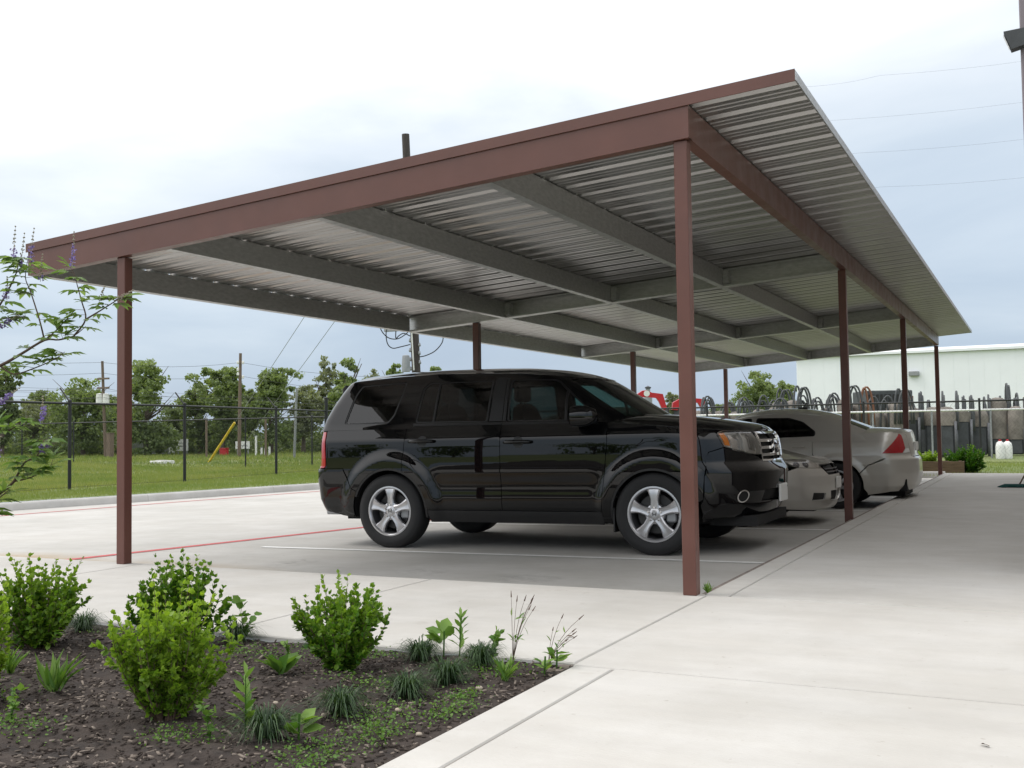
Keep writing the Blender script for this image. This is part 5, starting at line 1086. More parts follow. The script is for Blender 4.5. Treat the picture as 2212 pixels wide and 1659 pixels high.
m.add([np.array(p)*0.60+c0 for p in v], [(0, 1, 2, 3), (7, 6, 5, 4), (0, 4, 5, 1), (1, 5, 6, 2), (2, 6, 7, 3), (3, 7, 4, 0)]); lp = m.build('wall_lamp', M['dark_frame'], t)
m = MB(); m.add([np.array(p)*0.60+c0 for p in ((-0.158, -0.07, 0.05), (-0.158, 0.05, 0.05), (-0.10, 0.05, -0.11), (-0.10, -0.07, -0.11))], [(0, 1, 2, 3)]); m.v = [(a-0.004, b, c) for a, b, c in m.v]; m.build('lamp_glass', M['white'], lp)
M['teal'] = pmat('dark_teal_yarn', (0.012, 0.070, 0.065), 0.9, var=0.4, scale=40)
t = thing('mop', 'dark teal dust mop lying on the walkway at the right edge', 'mop', (6.02, 12.65, 0.0)); m = MB(); m.cbox(-0.10, 0.36, -0.09, 0.09, 0.005, 0.055, 0.02); hd = m.build('head', M['teal'], t)
m = MB()
for k in range(70): a = rr.uniform(0, 2*math.pi); x_, y_ = 0.13+0.23*math.cos(a), 0.09*math.sin(a); m.tube([(x_, y_, 0.04), (x_+0.05*math.cos(a), y_+0.045*math.sin(a), 0.02), (x_+0.08*math.cos(a), y_+0.07*math.sin(a), 0.006)], 0.006, 4)
m = m.build('yarn', M['teal'], hd); m['kind'] = 'stuff'
m = MB(); m.tube([(0.14, 0, 0.05), (0.22, 0.02, 0.20), (0.47, 0.05, 1.35)], 0.012, 8); m.build('handle', M['timber'], t, smooth=True)
# ------------------------------------------------------------------ vegetation
M['leaf_tree'] = leaf_mat('tree_leaf', (0.110, 0.158, 0.068), (0.290, 0.355, 0.160), 0.42)  # far tree leaf colours lightened and greyed in place of air haze
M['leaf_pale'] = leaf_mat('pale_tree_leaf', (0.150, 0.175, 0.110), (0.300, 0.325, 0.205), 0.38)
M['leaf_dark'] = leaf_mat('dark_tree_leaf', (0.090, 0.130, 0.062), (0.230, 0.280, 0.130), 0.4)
M['leaf_shrub'] = leaf_mat('shrub_leaf', (0.045, 0.140, 0.016), (0.330, 0.470, 0.050), 0.42, 0.4)
M['leaf_weed'] = leaf_mat('weed_leaf', (0.075, 0.170, 0.030), (0.200, 0.320, 0.070), 0.35)
M['leaf_mondo'] = leaf_mat('mondo_leaf', (0.016, 0.042, 0.014), (0.070, 0.120, 0.045), 0.2, 0.35)
M['leaf_vitex'] = leaf_mat('chaste_tree_leaf', (0.085, 0.160, 0.045), (0.220, 0.320, 0.100), 0.45)
M['flower'] = leaf_mat('violet_flower', (0.16, 0.11, 0.42), (0.36, 0.28, 0.66), 0.3)
M['bud'] = pmat('flower_bud', (0.30, 0.27, 0.20), 0.8)
M['bark'] = pmat('grey_bark', (0.12, 0.095, 0.075), 0.9, var=0.3, scale=12)
M['twig'] = pmat('brown_twig', (0.10, 0.065, 0.045), 0.85)
M['grass'] = leaf_mat('grass_blade', (0.100, 0.185, 0.030), (0.310, 0.325, 0.115), 0.35, 0.6)
M['chip'] = leaf_mat('bark_chip', (0.022, 0.015, 0.012), (0.260, 0.215, 0.180), 0.0, 0.9)
M['stone'] = pmat('pale_pebble', (0.40, 0.34, 0.27), 0.8)
def rand_unit(n, g=rng):
    v = g.normal(size=(n, 3)); return v/np.linalg.norm(v, axis=1, keepdims=True)
def leaf_cloud(C, size, g, aspect=0.62, up=None, tint=None):
    "one bent four-vertex leaf per centre; returns V, F, T"
    n = len(C); a = rand_unit(n, g) if up is None else up; b = np.cross(a, rand_unit(n, g)); b /= np.linalg.norm(b, axis=1, keepdims=True)+1e-9
    s = size*g.uniform(0.65, 1.3, (n, 1)); nrm = np.cross(a, b)
    V = np.stack((C-a*s*0.5, C+b*s*aspect*0.5+nrm*s*0.08, C+a*s*0.5, C-b*s*aspect*0.5+nrm*s*0.08), 1).reshape(-1, 3)
    F = np.arange(4*n).reshape(-1, 4); t = g.uniform(0, 1, n) if tint is None else tint
    return V, F, np.repeat(t, 4)
def tree(label, base, height, width, mat, seed, leaf=0.30, clumps=75, per=34, trunk=0.3, group=None, flat=1.0, low=0.25, name='tree', gaps=0.0, lean=0.0):
    g = np.random.default_rng(seed); t = thing(name, label, 'tree', tuple(base), group=group); h = height
    m = MB(); top = np.array((lean*h*0.5, 0, h*0.72)); pts = [np.zeros(3), np.array((g.uniform(-.04, .04)*h, g.uniform(-.04, .04)*h, h*0.3)), np.array((g.uniform(-.06, .06)*h, g.uniform(-.06, .06)*h, h*0.52)), top]
    r0 = 0.022*h+0.05; m.tube(pts, [r0, r0*0.72, r0*0.5, r0*0.15], 8); limbs = []
    for k in range(11):
        u = g.uniform(0.25, 0.85); b = pts[1]*(1-u)+pts[2]*u if u < 0.6 else pts[2]*(1-u)+top*u; a = g.uniform(0, 2*math.pi); L = width*g.uniform(0.5, 0.95); e = b+np.array((math.cos(a)*L, math.sin(a)*L, g.uniform(0.1, 0.34)*h)); mid = (b+e)/2+np.array((0, 0, -0.03*h))
        m.tube([b, mid, e], [r0*0.32, r0*0.2, r0*0.06], 5); limbs.append((b, mid, e))
    m.build('trunk', M['bark'], t, smooth=math.radians(60))
    # crown: clumps on limb ends and through a lumpy volume
    C = []; lobes = [(np.array((g.uniform(-.55, .55)*width+lean*h*0.4, g.uniform(-.55, .55)*width, h*g.uniform(low+0.06, 0.84))), width*g.uniform(0.38, 0.66), h*g.uniform(0.13, 0.22)) for _ in range(12)]
    lobes.append((np.array((lean*h*0.5, 0, h*0.83)), width*0.42, h*0.16))
    for k in range(clumps):
        lc, lr, lz = lobes[k % len(lobes)]; d = rand_unit(1, g)[0]*g.uniform(0.55, 1.0); c = lc+d*np.array((lr, lr, lz)); cs = g.uniform(0.5, 1.2)*width*0.25
        p = c+rand_unit(per, g)*(g.uniform(0, 1, (per, 1))**0.45)*cs*np.array((1, 1, 0.72)); C.append(p)
    C = np.vstack(C); C = C[(C[:, 2] > h*low*0.6) & (C[:, 2] < h*1.0)]
    if gaps: C = C[g.uniform(0, 1, len(C)) > gaps]
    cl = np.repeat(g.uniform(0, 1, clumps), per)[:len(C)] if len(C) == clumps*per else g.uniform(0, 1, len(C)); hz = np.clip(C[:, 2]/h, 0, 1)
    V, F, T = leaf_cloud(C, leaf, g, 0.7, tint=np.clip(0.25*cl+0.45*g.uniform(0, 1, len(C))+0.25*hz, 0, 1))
    np_mesh('crown', V, F, mat, t, T); return t
TR = [  # px of the middle, px of the top, half width px, depth, material, gaps, leaf, label
    (2, 792, 34, 66, 'leaf_dark', 0, .30, 'dark tree cut by the left edge of the photo, behind the fence'),
    (70, 868, 52, 70, 'leaf_pale', .45, .26, 'low grey-green scrubby tree behind the violet flowers at the left'),
    (180, 822, 74, 66, 'leaf_tree', 0, .32, 'broad green tree behind the pale pole with transformers'),
    (318, 782, 62, 64, 'leaf_tree', .05, .32, 'tall rounded tree right of the front-left brown post'),
    (432, 826, 40, 68, 'leaf_tree', .1, .30, 'lower green tree left of the slim brown pole'),
    (478, 797, 52, 66, 'leaf_tree', 0, .32, 'bushy bright tree directly behind the slim brown pole'),
    (585, 800, 50, 66, 'leaf_tree', 0, .32, 'dense tree with twin peaks under the two guy wires'),
    (655, 828, 40, 68, 'leaf_pale', .35, .28, 'sparse pale tree with bare branches beside the grey pole'),
    (706, 768, 34, 74, 'leaf_pale', .5, .28, 'wispy pale tree, tallest of those above the SUV tail'),
    (752, 778, 40, 70, 'leaf_tree', 0, .32, 'full green tree rising over the rear corner of the SUV'),
    (806, 800, 36, 76, 'leaf_pale', .25, .28, 'soft grey-green tree above the SUV roof, left of the utility pole'),
    (853, 781, 30, 74, 'leaf_tree', .05, .30, 'small rounded tree touching the dark utility pole on its left'),
    (942, 790, 24, 78, 'leaf_tree', .1, .30, 'little tree over the SUV roof right of the utility pole'),
    (1640, 806, 52, 92, 'leaf_tree', .05, .36, 'large tree left of the white warehouse'),
    (1692, 826, 30, 96, 'leaf_tree', .05, .36, 'tree half hidden by the corner of the white warehouse'),
    (1449, 844, 22, 95, 'leaf_pale', .2, .34, 'small distant tree between the red booms and the brown post'),
    (1560, 876, 40, 100, 'leaf_dark', .1, .36, 'low distant tree line clump behind the hose units'),
    (260, 850, 50, 74, 'leaf_dark', 0, .32, 'dark tree filling the gap behind the front-left brown post'),
    (395, 862, 46, 76, 'leaf_dark', .1, .30, 'dark low tree in the dip between the tall rounded and bushy trees'),
    (540, 840, 40, 74, 'leaf_dark', 0, .32, 'dark tree filling in behind the slim brown pole'),
    (100, 838, 40, 80, 'leaf_dark', .15, .32, 'dim tree far behind the scrub at the left')]
for k, (px_, top, hw_, dp, mt, gp_, lf, lb) in enumerate(TR):
    g = ground_at(px_, dp); tz = at(px_, top, dp)[2]-g[2]; wd_ = hw_/FPX*dp
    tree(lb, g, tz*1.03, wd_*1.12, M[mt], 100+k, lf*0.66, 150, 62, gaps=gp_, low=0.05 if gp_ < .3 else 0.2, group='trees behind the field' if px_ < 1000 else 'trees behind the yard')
# undergrowth that closes the foot of the wood: one leafy mass
C = []; T = []
for k in range(230):
    px_ = rng.uniform(-60, 1010); dp = rng.uniform(68, 77); g = ground_at(px_, dp); hh = rng.uniform(0.6, 2.1); n = 120; c = g+np.array((0, 0, hh*0.45)); p = c+rand_unit(n)*(rng.uniform(0, 1, (n, 1))**0.4)*np.array((1.5, 1.5, hh*0.55)); C.append(p[p[:, 2] > g[2]-0.1])
C = np.vstack(C); V, F, T = leaf_cloud(C, 0.24, rng, 0.7, tint=rng.uniform(0, 0.9, len(C))); tag(np_mesh('undergrowth', V, F, M['leaf_dark'], None, T), 'dark leafy undergrowth along the foot of the trees', 'undergrowth', kind='stuff')
# trees across the road behind the viewer: they darken the mirror image in the black paint
for k, (x, y, h, wd_) in enumerate(((-58, -60, 6.5, 4.2), (-47, -66, 7.5, 4.8), (-35, -62, 6.0, 4.4), (-24, -68, 7.0, 4.6), (-12, -64, 6.2, 4.4), (-70, -50, 7.0, 4.6), (-80, -38, 6.5, 4.4), (0, -66, 7.2, 4.6))):
    tree('roadside tree out of shot, mirrored dimly in the flank of the black SUV', (x, y, G0(x, y)), h, wd_, M['leaf_dark'], 300+k, 0.42, 60, 30, low=0.1, group='roadside trees out of shot')
# ---- grass blades
def blades(name, label, n, poly, hmin, hmax, wd_, dens=None, zf=gz, parent=None, tint=(0, 1), seed=1):
    g = np.random.default_rng(seed); poly = np.array(poly, float); lo, hi = poly.min(0), poly.max(0); Q = np.zeros((0, 2))
    while len(Q) < n: q = g.uniform(lo, hi, (n, 2)); q = q[inside(poly, q)]; Q = np.vstack([Q, q])
    Q = Q[:n]; z = zf(Q[:, 0], Q[:, 1]); h = g.uniform(hmin, hmax, n); a = g.uniform(0, 2*np.pi, n); lean = g.normal(0, 0.35, (n, 2))*h[:, None]; dx = np.c_[np.cos(a), np.sin(a)]*wd_/2
    b = np.c_[Q, z-0.01]; V = np.stack((b-np.c_[dx, np.zeros(n)], b+np.c_[dx, np.zeros(n)], np.c_[Q+lean, z+h]), 1).reshape(-1, 3); pat = 0.5+0.5*np.sin(Q[:, 0]*0.9+np.sin(Q[:, 1]*0.7)*2)*np.sin(Q[:, 1]*0.6+1.0); t = np.clip(tint[0]+(tint[1]-tint[0])*(0.5*g.uniform(0, 1, n)+0.6*pat-0.05), 0, 1)
    return tag(np_mesh(name, V, np.arange(3*n).reshape(-1, 3), M['grass'], parent, np.repeat(t, 3)), label, 'grass', kind='stuff')
blades('verge_grass', 'short bright grass between the kerb and the near fence', 52000, [(-10.6, 2.5), (-8.45, 13.65), (-7.3, 20), (-13.7, 27), (-12.9, 18.1), (-12.4, 10), (-12.2, 2.5)], 0.025, 0.075, 0.012, tint=(0.25, 0.85), seed=3)
blades('field_grass', 'rougher mown grass of the field behind the near fence', 70000, [(-12.4, 6), (-13.6, 27), (-14, 29), (-46, 30), (-30, 16)], 0.04, 0.13, 0.03, tint=(0.2, 1.0), seed=4)
blades('far_field_grass', 'long coarse grass beyond the far fence', 42000, [(-14, 30), (-46, 30), (-62, 46), (-20, 66), (-8, 50)], 0.06, 0.20, 0.06, tint=(0.1, 1.0), seed=5)
blades('yard_grass', 'bright lawn past the end of the walkway on the right', 26000, [(-6, 19.3), (9.4, 18.6), (9.5, 31), (-6, 31)], 0.03, 0.08, 0.014, tint=(0.25, 0.9), seed=6)
# ---- planting bed: bark chips, pebbles
n = 30000; q = np.c_[rng.uniform(0.4, 4.675, n), -1.97-3.6*rng.uniform(0, 1, n)**0.9]; L = rng.uniform(0.006, 0.016, n)+0.03*rng.uniform(0, 1, n)**5; Wd = np.minimum(L*rng.uniform(0.18, 0.6, n), 0.009); H = rng.uniform(0.001, 0.0028, n); a = rng.uniform(0, 2*np.pi, n)
ux = np.c_[np.cos(a), np.sin(a), rng.normal(0, .25, n)]; ux /= np.linalg.norm(ux, axis=1, keepdims=True); uy = np.cross(np.c_[rng.normal(0, .3, n), rng.normal(0, .3, n), np.ones(n)], ux); uy /= np.linalg.norm(uy, axis=1, keepdims=True); uz = np.cross(ux, uy); C = np.c_[q, bed_z(q[:, 0], q[:, 1])+0.004]
V = np.stack([C+ux*(sx_*L/2)[:, None]+uy*(sy_*Wd/2)[:, None]+uz*(sz_*H)[:, None] for sz_ in (-1, 1) for sx_, sy_ in ((-1, -0.7), (0.9, -1), (1, 0.6), (-0.8, 1))], 1).reshape(-1, 3)
base = np.array([(4, 5, 6, 7), (0, 1, 5, 4), (1, 2, 6, 5), (2, 3, 7, 6), (3, 0, 4, 7)]); F = (base[None]+8*np.arange(n)[:, None, None]).reshape(-1, 4)
tt = np.where(rng.uniform(0, 1, n) < 0.22, rng.uniform(0.45, 1.0, n), rng.uniform(0, 0.22, n)); tag(np_mesh('bark_chips', V, F, M['chip'], None, np.repeat(tt, 8)), 'dark bark mulch chips strewn over the planting bed', 'mulch', kind='stuff')
for k, (px_, py_, lb) in enumerate(((1035, 1497, 'tan pebble between the two dark grass clumps'), (595, 1535, 'small pale pebble left of the middle weed'), (700, 1560, 'yellowish pebble below the rounded shrub'), (905, 1600, 'white pebble near the lower walkway edge'), (860, 1555, 'orange-brown pebble under the rounded shrub'))):
    d = at(px_, py_, 1.0)-CAM; p = CAM+d*((-0.02-CAM[2])/d[2]); r_ = (0.013, 0.010, 0.011, 0.010, 0.011)[k]; m = MB(); v = []; 
    for i in range(5):
        for j in range(8): th, ph = math.pi*i/4, 2*math.pi*j/8; v.append((r_*1.2*math.sin(th)*math.cos(ph)*(1+0.15*math.sin(3*ph)), r_*math.sin(th)*math.sin(ph), r_*0.75*math.cos(th)))
    m.add(v, [(i*8+j, i*8+(j+1) % 8, i*8+8+(j+1) % 8, i*8+8+j) for i in range(4) for j in range(8)]); o = m.build('pebble', M['stone'], None, smooth=True); o.location = (p[0], p[1], float(bed_z(p[0], p[1]))+r_*0.6); tag(o, lb, 'pebble', 'pebbles in the bed')
# ---- leaves for near plants: ovate, folded along the midrib
LEAF = np.array([(0, 0, 0), (0.22, 0.30, 0.05), (0.22, -0.30, 0.05), (0.62, 0.34, 0.06), (0.62, -0.34, 0.06), (1.0, 0, -0.05), (0.42, 0, -0.03)]); LF = np.array([(0, 6, 1), (0, 2, 6), (1, 6, 3), (2, 4, 6), (6, 5, 3), (6, 4, 5)])
NAR = np.array([(0, 0, 0), (0.25, 0.11, 0.03), (0.25, -0.11, 0.03), (0.6, 0.12, 0.02), (0.6, -0.12, 0.02), (1.0, 0, -0.14), (0.45, 0, -0.01)])
def place_leaves(P, D, size, g, shape=LEAF, tint=None, roll=0.6):
    "leaf bases P, axis D"
    n = len(P); D = D/np.linalg.norm(D, axis=1, keepdims=True); up = np.array((0, 0, 1.0))+g.normal(0, roll, (n, 3)); sd = np.cross(up, D); sd /= np.linalg.norm(sd, axis=1, keepdims=True)+1e-9; nn = np.cross(D, sd); s = np.asarray(size).reshape(-1, 1)*np.ones((n, 1))
    V = (P[:, None, :]+(D[:, None, :]*shape[None, :, 0:1]+sd[:, None, :]*shape[None, :, 1:2]+nn[:, None, :]*shape[None, :, 2:3])*s[:, None, :]).reshape(-1, 3); k = len(shape); F = (LF[None]+k*np.arange(n)[:, None, None]).reshape(-1, 3); t = g.uniform(0, 1, n) if tint is None else tint
    return V, F, np.repeat(t, k)
def bezier(p0, p1, p2, n):
    t = np.linspace(0, 1, n)[:, None]; return (1-t)**2*p0+2*t*(1-t)*p1+t*t*p2
def shrub(label, base, h, wd_, seed, bright=0.5, stems=64, leaf=0.024, zs=None, base_off=0.05):
    g = np.random.default_rng(seed); t = thing('shrub', label, 'shrub', (base[0], base[1], float(bed_z(base[0], base[1])) if zs is None else zs)); m = MB(); P, D, S, T = [], [], [], []
    for k in range(stems):
        a = g.uniform(0, 2*np.pi); rad = wd_*math.sqrt(g.uniform(0, 1)); top = h*g.uniform(0.66, 1.0)*(1-0.22*(rad/wd_)**2); lob = 1+0.22*math.sin(2*a+seed)+0.15*math.sin(3*a+2*seed); rad *= lob; top *= (0.88+0.2*g.uniform()); top = top if g.uniform() > 0.28 else top*g.uniform(0.35, 0.7); e = np.array((math.cos(a)*rad, math.sin(a)*rad, top)); b = np.array((math.cos(a)*base_off*0.5, math.sin(a)*base_off*0.5, -0.01)); kk = g.uniform(0.3, 1.05); c = np.array((e[0]*kk, e[1]*kk, top*0.4)); path = bezier(b, c, e, 14); m.tube(path[::2], np.linspace(0.0035, 0.001, 7), 4, cap=False)
        side = [path]
        for q in range(2):   # side shoots
            i = g.integers(4, 11); d = rand_unit(1, g)[0]; d[2] = abs(d[2])+0.3; e2 = path[i]+d/np.linalg.norm(d)*h*g.uniform(0.10, 0.22); p2 = bezier(path[i], (path[i]+e2)/2+np.array((0, 0, -0.01)), e2, 7); side.append(p2); m.tube(p2[::2], [0.0018, 0.0014, 0.001, 0.0008], 3, cap=False)
        for pi, pth in enumerate(side):
            st_i = 2 if pi == 0 else 1
            for i in range(st_i, len(pth)):
                ax = pth[i]-pth[i-1]; ax /= np.linalg.norm(ax)+1e-9; end = i/(len(pth)-1)
                for q in range(4 if i < len(pth)-1 else 5):
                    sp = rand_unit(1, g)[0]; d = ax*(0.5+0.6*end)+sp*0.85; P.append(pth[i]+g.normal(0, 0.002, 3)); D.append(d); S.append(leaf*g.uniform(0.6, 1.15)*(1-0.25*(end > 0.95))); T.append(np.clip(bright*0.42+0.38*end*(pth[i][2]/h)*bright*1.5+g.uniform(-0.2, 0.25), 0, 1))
    for k in range(9):   # long loose shoots above the rest
        a = g.uniform(0, 2*np.pi); rad = wd_*g.uniform(0.3, 1.1); e = np.array((math.cos(a)*rad, math.sin(a)*rad, h*g.uniform(0.86, 1.08)*(1-0.12*(rad/wd_)**2))); pth = bezier(e*np.array((.45, .45, .45)), e*np.array((.75, .75, .75)), e, 10); m.tube(pth[::3], [.0016, .0013, .001, .0007], 3, cap=False)
        for i in range(2, 10):
            ax = pth[i]-pth[i-1]; ax /= np.linalg.norm(ax)
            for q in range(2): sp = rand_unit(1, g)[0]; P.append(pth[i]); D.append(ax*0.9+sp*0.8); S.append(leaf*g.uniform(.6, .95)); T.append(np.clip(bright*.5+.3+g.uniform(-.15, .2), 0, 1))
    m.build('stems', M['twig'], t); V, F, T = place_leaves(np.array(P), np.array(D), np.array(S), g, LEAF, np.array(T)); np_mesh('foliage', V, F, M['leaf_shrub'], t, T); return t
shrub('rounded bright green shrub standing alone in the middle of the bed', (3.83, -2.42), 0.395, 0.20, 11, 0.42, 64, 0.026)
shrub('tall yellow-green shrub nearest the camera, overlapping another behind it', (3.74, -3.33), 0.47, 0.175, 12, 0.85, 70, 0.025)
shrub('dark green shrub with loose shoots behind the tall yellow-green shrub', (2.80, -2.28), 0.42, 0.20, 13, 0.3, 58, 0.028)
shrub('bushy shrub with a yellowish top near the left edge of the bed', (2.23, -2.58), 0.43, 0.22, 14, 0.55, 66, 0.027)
shrub('yellow-green shrub cut off by the left edge of the photo', (2.84, -3.40), 0.46, 0.17, 15, 0.95, 58, 0.025)
shrub('dense dark bush beside the timber planter past the last post', (4.95, 20.25), 0.62, 0.42, 16, 0.0, 120, 0.05, zs=-0.08, base_off=0.2)
shrub('small flowering plants growing in the timber planter box', (4.12, 20.05), 0.30, 0.28, 17, 0.9, 22, 0.05, zs=0.13, base_off=0.3)
# ---- dark grass clumps
def clump(label, xy, r_, h, seed, n=340):
    g = np.random.default_rng(seed); V, F, T = [], [], []; o = 0; t = thing('grass_clump', label, 'plant', (xy[0], xy[1], float(bed_z(*xy)))); m_ = 6
    for k in range(n):
        a = g.uniform(0, 2*np.pi); out_ = r_*g.uniform(0.25, 1.2); hh = h*g.uniform(0.35, 0.9); b = np.array((math.cos(a), math.sin(a), 0))*g.uniform(0, 0.035); d = np.array((math.cos(a+g.normal(0, .3)), math.sin(a+g.normal(0, .3)), 0)); p = bezier(b, b+d*out_*0.4+np.array((0, 0, hh*1.7)), b+d*out_+np.array((0, 0, hh*g.uniform(0.1, 0.85))), m_); sd = np.array((-d[1], d[0], 0)); wv = np.array((0.0014, 0.0018, 0.0018, 0.0015, 0.0010, 0.0002))[:, None]
        V += [p-sd*wv, p+sd*wv]; ix = np.arange(m_-1); F.append(np.c_[o+ix, o+ix+1, o+m_+ix+1, o+m_+ix]); o += 2*m_; T += [np.full(2*m_, g.uniform(0, 1)**1.5)]
    np_mesh('blades', np.vstack(V), np.vstack(F), M['leaf_mondo'], t, np.concatenate(T)); m = MB(); m.lathe([(0.03, 0.0), (0.025, 0.025), (0.0, 0.03)], n=8); m.build('crown', M['twig'], t); return t
for k, (xy, r_, h, lb) in enumerate((((4.27, -3.06), .115, .10, 'dark grass clump in front, midway between the shrub and the walkway'), ((4.32, -2.71), .11, .10, 'dark grass clump, second back along the walkway edge'), ((4.33, -2.43), .11, .105, 'dark grass clump, third back along the walkway edge'), ((4.02, -2.12), .11, .10, 'dark grass clump near the back edge right of the rounded shrub'), ((4.32, -2.14), .11, .10, 'dark grass clump at the back beside the seedy weeds'), ((2.93, -2.03), .12, .10, 'dark grass clump at the back edge between the loose shrub and rounded shrub'), ((2.04, -2.15), .13, .10, 'dark grass clump behind the bushy left shrub'), ((4.23, -3.40), .11, .11, 'dark grass clump at the bottom edge beside the broad-leaved weed'), ((3.42, -1.99), .10, .07, 'low grass clump at the back edge touching the rounded shrub'))):
    clump(lb, xy, r_, h, 500+k)
# ---- weeds
def weed(label, xy, kind, h, seed, z=None):
    g = np.random.default_rng(seed); t = thing('weed', label, 'weed', (xy[0], xy[1], float(bed_z(*xy)) if z is None else z)); m = MB(); P, D, S = [], [], []; shape = LEAF
    if kind == 'rosette':
        for k in range(11): a = g.uniform(0, 2*np.pi); P.append((0, 0, 0.01)); D.append((math.cos(a), math.sin(a), g.uniform(0.3, 1.6))); S.append(h*g.uniform(0.6, 1.0))
        m.tube([(0, 0, -0.01), (0, 0, h*0.3)], 0.003, 5); shape = NAR*np.array((1, 2.0, 1))
    elif kind == 'spike':    # leafy upright stalk
        e = np.array((g.normal(0, .02), g.normal(0, .02), h)); m.tube(bezier(np.zeros(3), e*0.5, e, 6), np.linspace(.003, .0015, 6), 5)
        for i in np.linspace(0.2, 1.0, 16): a = i*40; P.append(e*i); D.append((math.cos(a), math.sin(a), 0.7+0.8*i)); S.append(h*0.36*(1.15-0.45*i))
        shape = NAR*np.array((1, 1.25, 1))
    elif kind == 'seed':     # thin branching stalks with pods
        for k in range(7):
            a = g.uniform(-0.9, 2.2); e = np.array((math.cos(a)*h*g.uniform(.15, .75), math.sin(a)*h*.3, h*g.uniform(.6, 1.05))); p = bezier(np.zeros(3), np.array((e[0]*.25, e[1]*.25, e[2]*.6)), e, 7); m.tube(p, np.linspace(.0016, .0008, 7), 4); m.tube([e, e+(p[-1]-p[-2])*0.7], [.0032, .001], 5)
            for i in (2, 4): P.append(p[i]); D.append(rand_unit(1, g)[0]+np.array((0, 0, .8))); S.append(h*.16)
        shape = NAR
    elif kind == 'sprig':
        for k in range(3):
            a = g.uniform(0, 2*np.pi); e = np.array((math.cos(a)*h*.25, math.sin(a)*h*.25, h*g.uniform(.55, 1.0))); p = bezier(np.zeros(3), e*np.array((.2, .2, .6)), e, 6); m.tube(p, np.linspace(.0022, .001, 6), 4)
            for i in range(1, 6):
                for s_ in (0, 1): P.append(p[i]); D.append(rand_unit(1, g)[0]+np.array((0, 0, .5))); S.append(h*g.uniform(.16, .26))
    elif kind == 'broad':
        for k in range(9): a = g.uniform(0, 2*np.pi); z_ = g.uniform(.25, .95)*h; P.append((0.01*math.cos(a), 0.01*math.sin(a), z_*.8)); D.append((math.cos(a), math.sin(a), g.uniform(.2, .9))); S.append(h*g.uniform(.45, .75))
        m.tube([(0, 0, -0.01), (0.005, 0, h*.8)], .004, 5); shape = LEAF*np.array((1, .8, 1))
    elif kind == 'tuft':
        for k in range(26): a = g.uniform(0, 2*np.pi); P.append((g.normal(0, .01), g.normal(0, .01), 0)); D.append((math.cos(a)*.7, math.sin(a)*.7, g.uniform(.6, 2.0))); S.append(h*g.uniform(.5, 1.1))
        m.tube([(0, 0, -0.01), (0, 0, 0.01)], .004, 5); shape = NAR*np.array((1, .45, 1))
    m.build('stem', M['leaf_weed'] if kind != 'seed' else M['twig'], t); V, F, T = place_leaves(np.array(P, float), np.array(D, float), np.array(S), g, shape, roll=.35); np_mesh('leaves', V, F, M['leaf_weed'], t, T); return t
for k, (xy, kd, h, lb) in enumerate((
    ((3.69, -2.66), 'rosette', .15, 'strappy green weed left of the rounded shrub base'), ((4.16, -3.42), 'spike', .21, 'upright pale weed stalk at the bottom of the bed'), ((4.32, -3.36), 'broad', .11, 'broad-leaved weed at the bottom of the bed by a grass clump'),
    ((2.97, -2.02), 'sprig', .20, 'spindly two-leaved sprig rising at the back edge of the bed'), ((4.06, -1.99), 'broad', .14, 'round-leaved weed at the back edge right of the rounded shrub'), ((4.14, -1.99), 'spike', .185, 'fan-topped weed stalk at the back edge of the bed'),
    ((4.31, -2.02), 'sprig', .17, 'bushy-topped weed stalk beside the seedy weed'), ((4.40, -1.99), 'seed', .26, 'tall thin weed with seed heads on branching stalks'), ((4.57, -2.0), 'seed', .20, 'drooping seedy weed in the far corner of the bed'), ((4.62, -2.03), 'broad', .10, 'leafy weed filling the far corner of the bed'), ((4.62, -2.15), 'broad', .09, 'round-leaved weed against the walkway near the far corner'),
    ((4.53, -2.33), 'tuft', .12, 'light green grass tuft against the walkway edge'), ((3.05, -3.20), 'tuft', .16, 'wispy grass tuft at the lower left of the bed'), ((3.26, -3.56), 'sprig', .13, 'small grey-green sprig at the lower left corner'), ((3.98, -2.0), 'sprig', .10, 'tiny sprig at the back edge by a grass clump'), ((4.05, -3.46), 'sprig', .13, 'leafy sprig at the bottom edge left of the pale stalk'), ((2.62, -3.05), 'tuft', .13, 'thin grass tuft between the left shrubs'), ((3.50, -2.35), 'sprig', .10, 'low sprig left of the strappy weed'))):
    weed(lb, xy, kd, h, 700+k)
weed('small weed growing from the joint beside the front right post', (4.635, 0.22), 'tuft', .085, 790, z=-0.02)
# creeping ground cover patches
C = []
for (x, y, rx, ry, n) in ((4.42, -3.02, .16, .22, 420), (4.50, -2.62, .08, .12, 220), (4.10, -2.62, .25, .12, 260), (3.6, -2.1, .30, .10, 500), (3.3, -2.35, .30, .20, 320), (4.45, -3.45, .12, .18, 420), (4.4, -2.2, .2, .15, 320), (2.4, -2.2, .4, .12, 260), (3.1, -2.6, .3, .15, 160), (2.8, -3.35, .25, .2, 260), (3.35, -3.6, .2, .12, 240), (3.95, -3.5, .15, .1, 200), (4.58, -2.85, .07, .2, 260), (4.5, -3.2, .10, .12, 300)):
    q = rng.normal(0, .5, (n, 2))*np.array((rx, ry))+np.array((x, y)); q = q[(q[:, 0] < 4.70) & (q[:, 1] < -1.97)]; C.append(np.c_[q, np.where(q[:, 0] > 4.672, 0.006, bed_z(q[:, 0], q[:, 1]))+rng.uniform(0.002, .025, len(q))])
C = np.vstack(C); D = rand_unit(len(C)); D[:, 2] = np.abs(D[:, 2])*0.6; V, F, T = place_leaves(C, D, rng.uniform(.006, .014, len(C)), rng, LEAF, rng.uniform(0, .7, len(C))); tag(np_mesh('creeping_weed', V, F, M['leaf_weed'], None, T), 'low creeping weed spread over the bed near the walkway', 'ground cover', kind='stuff')
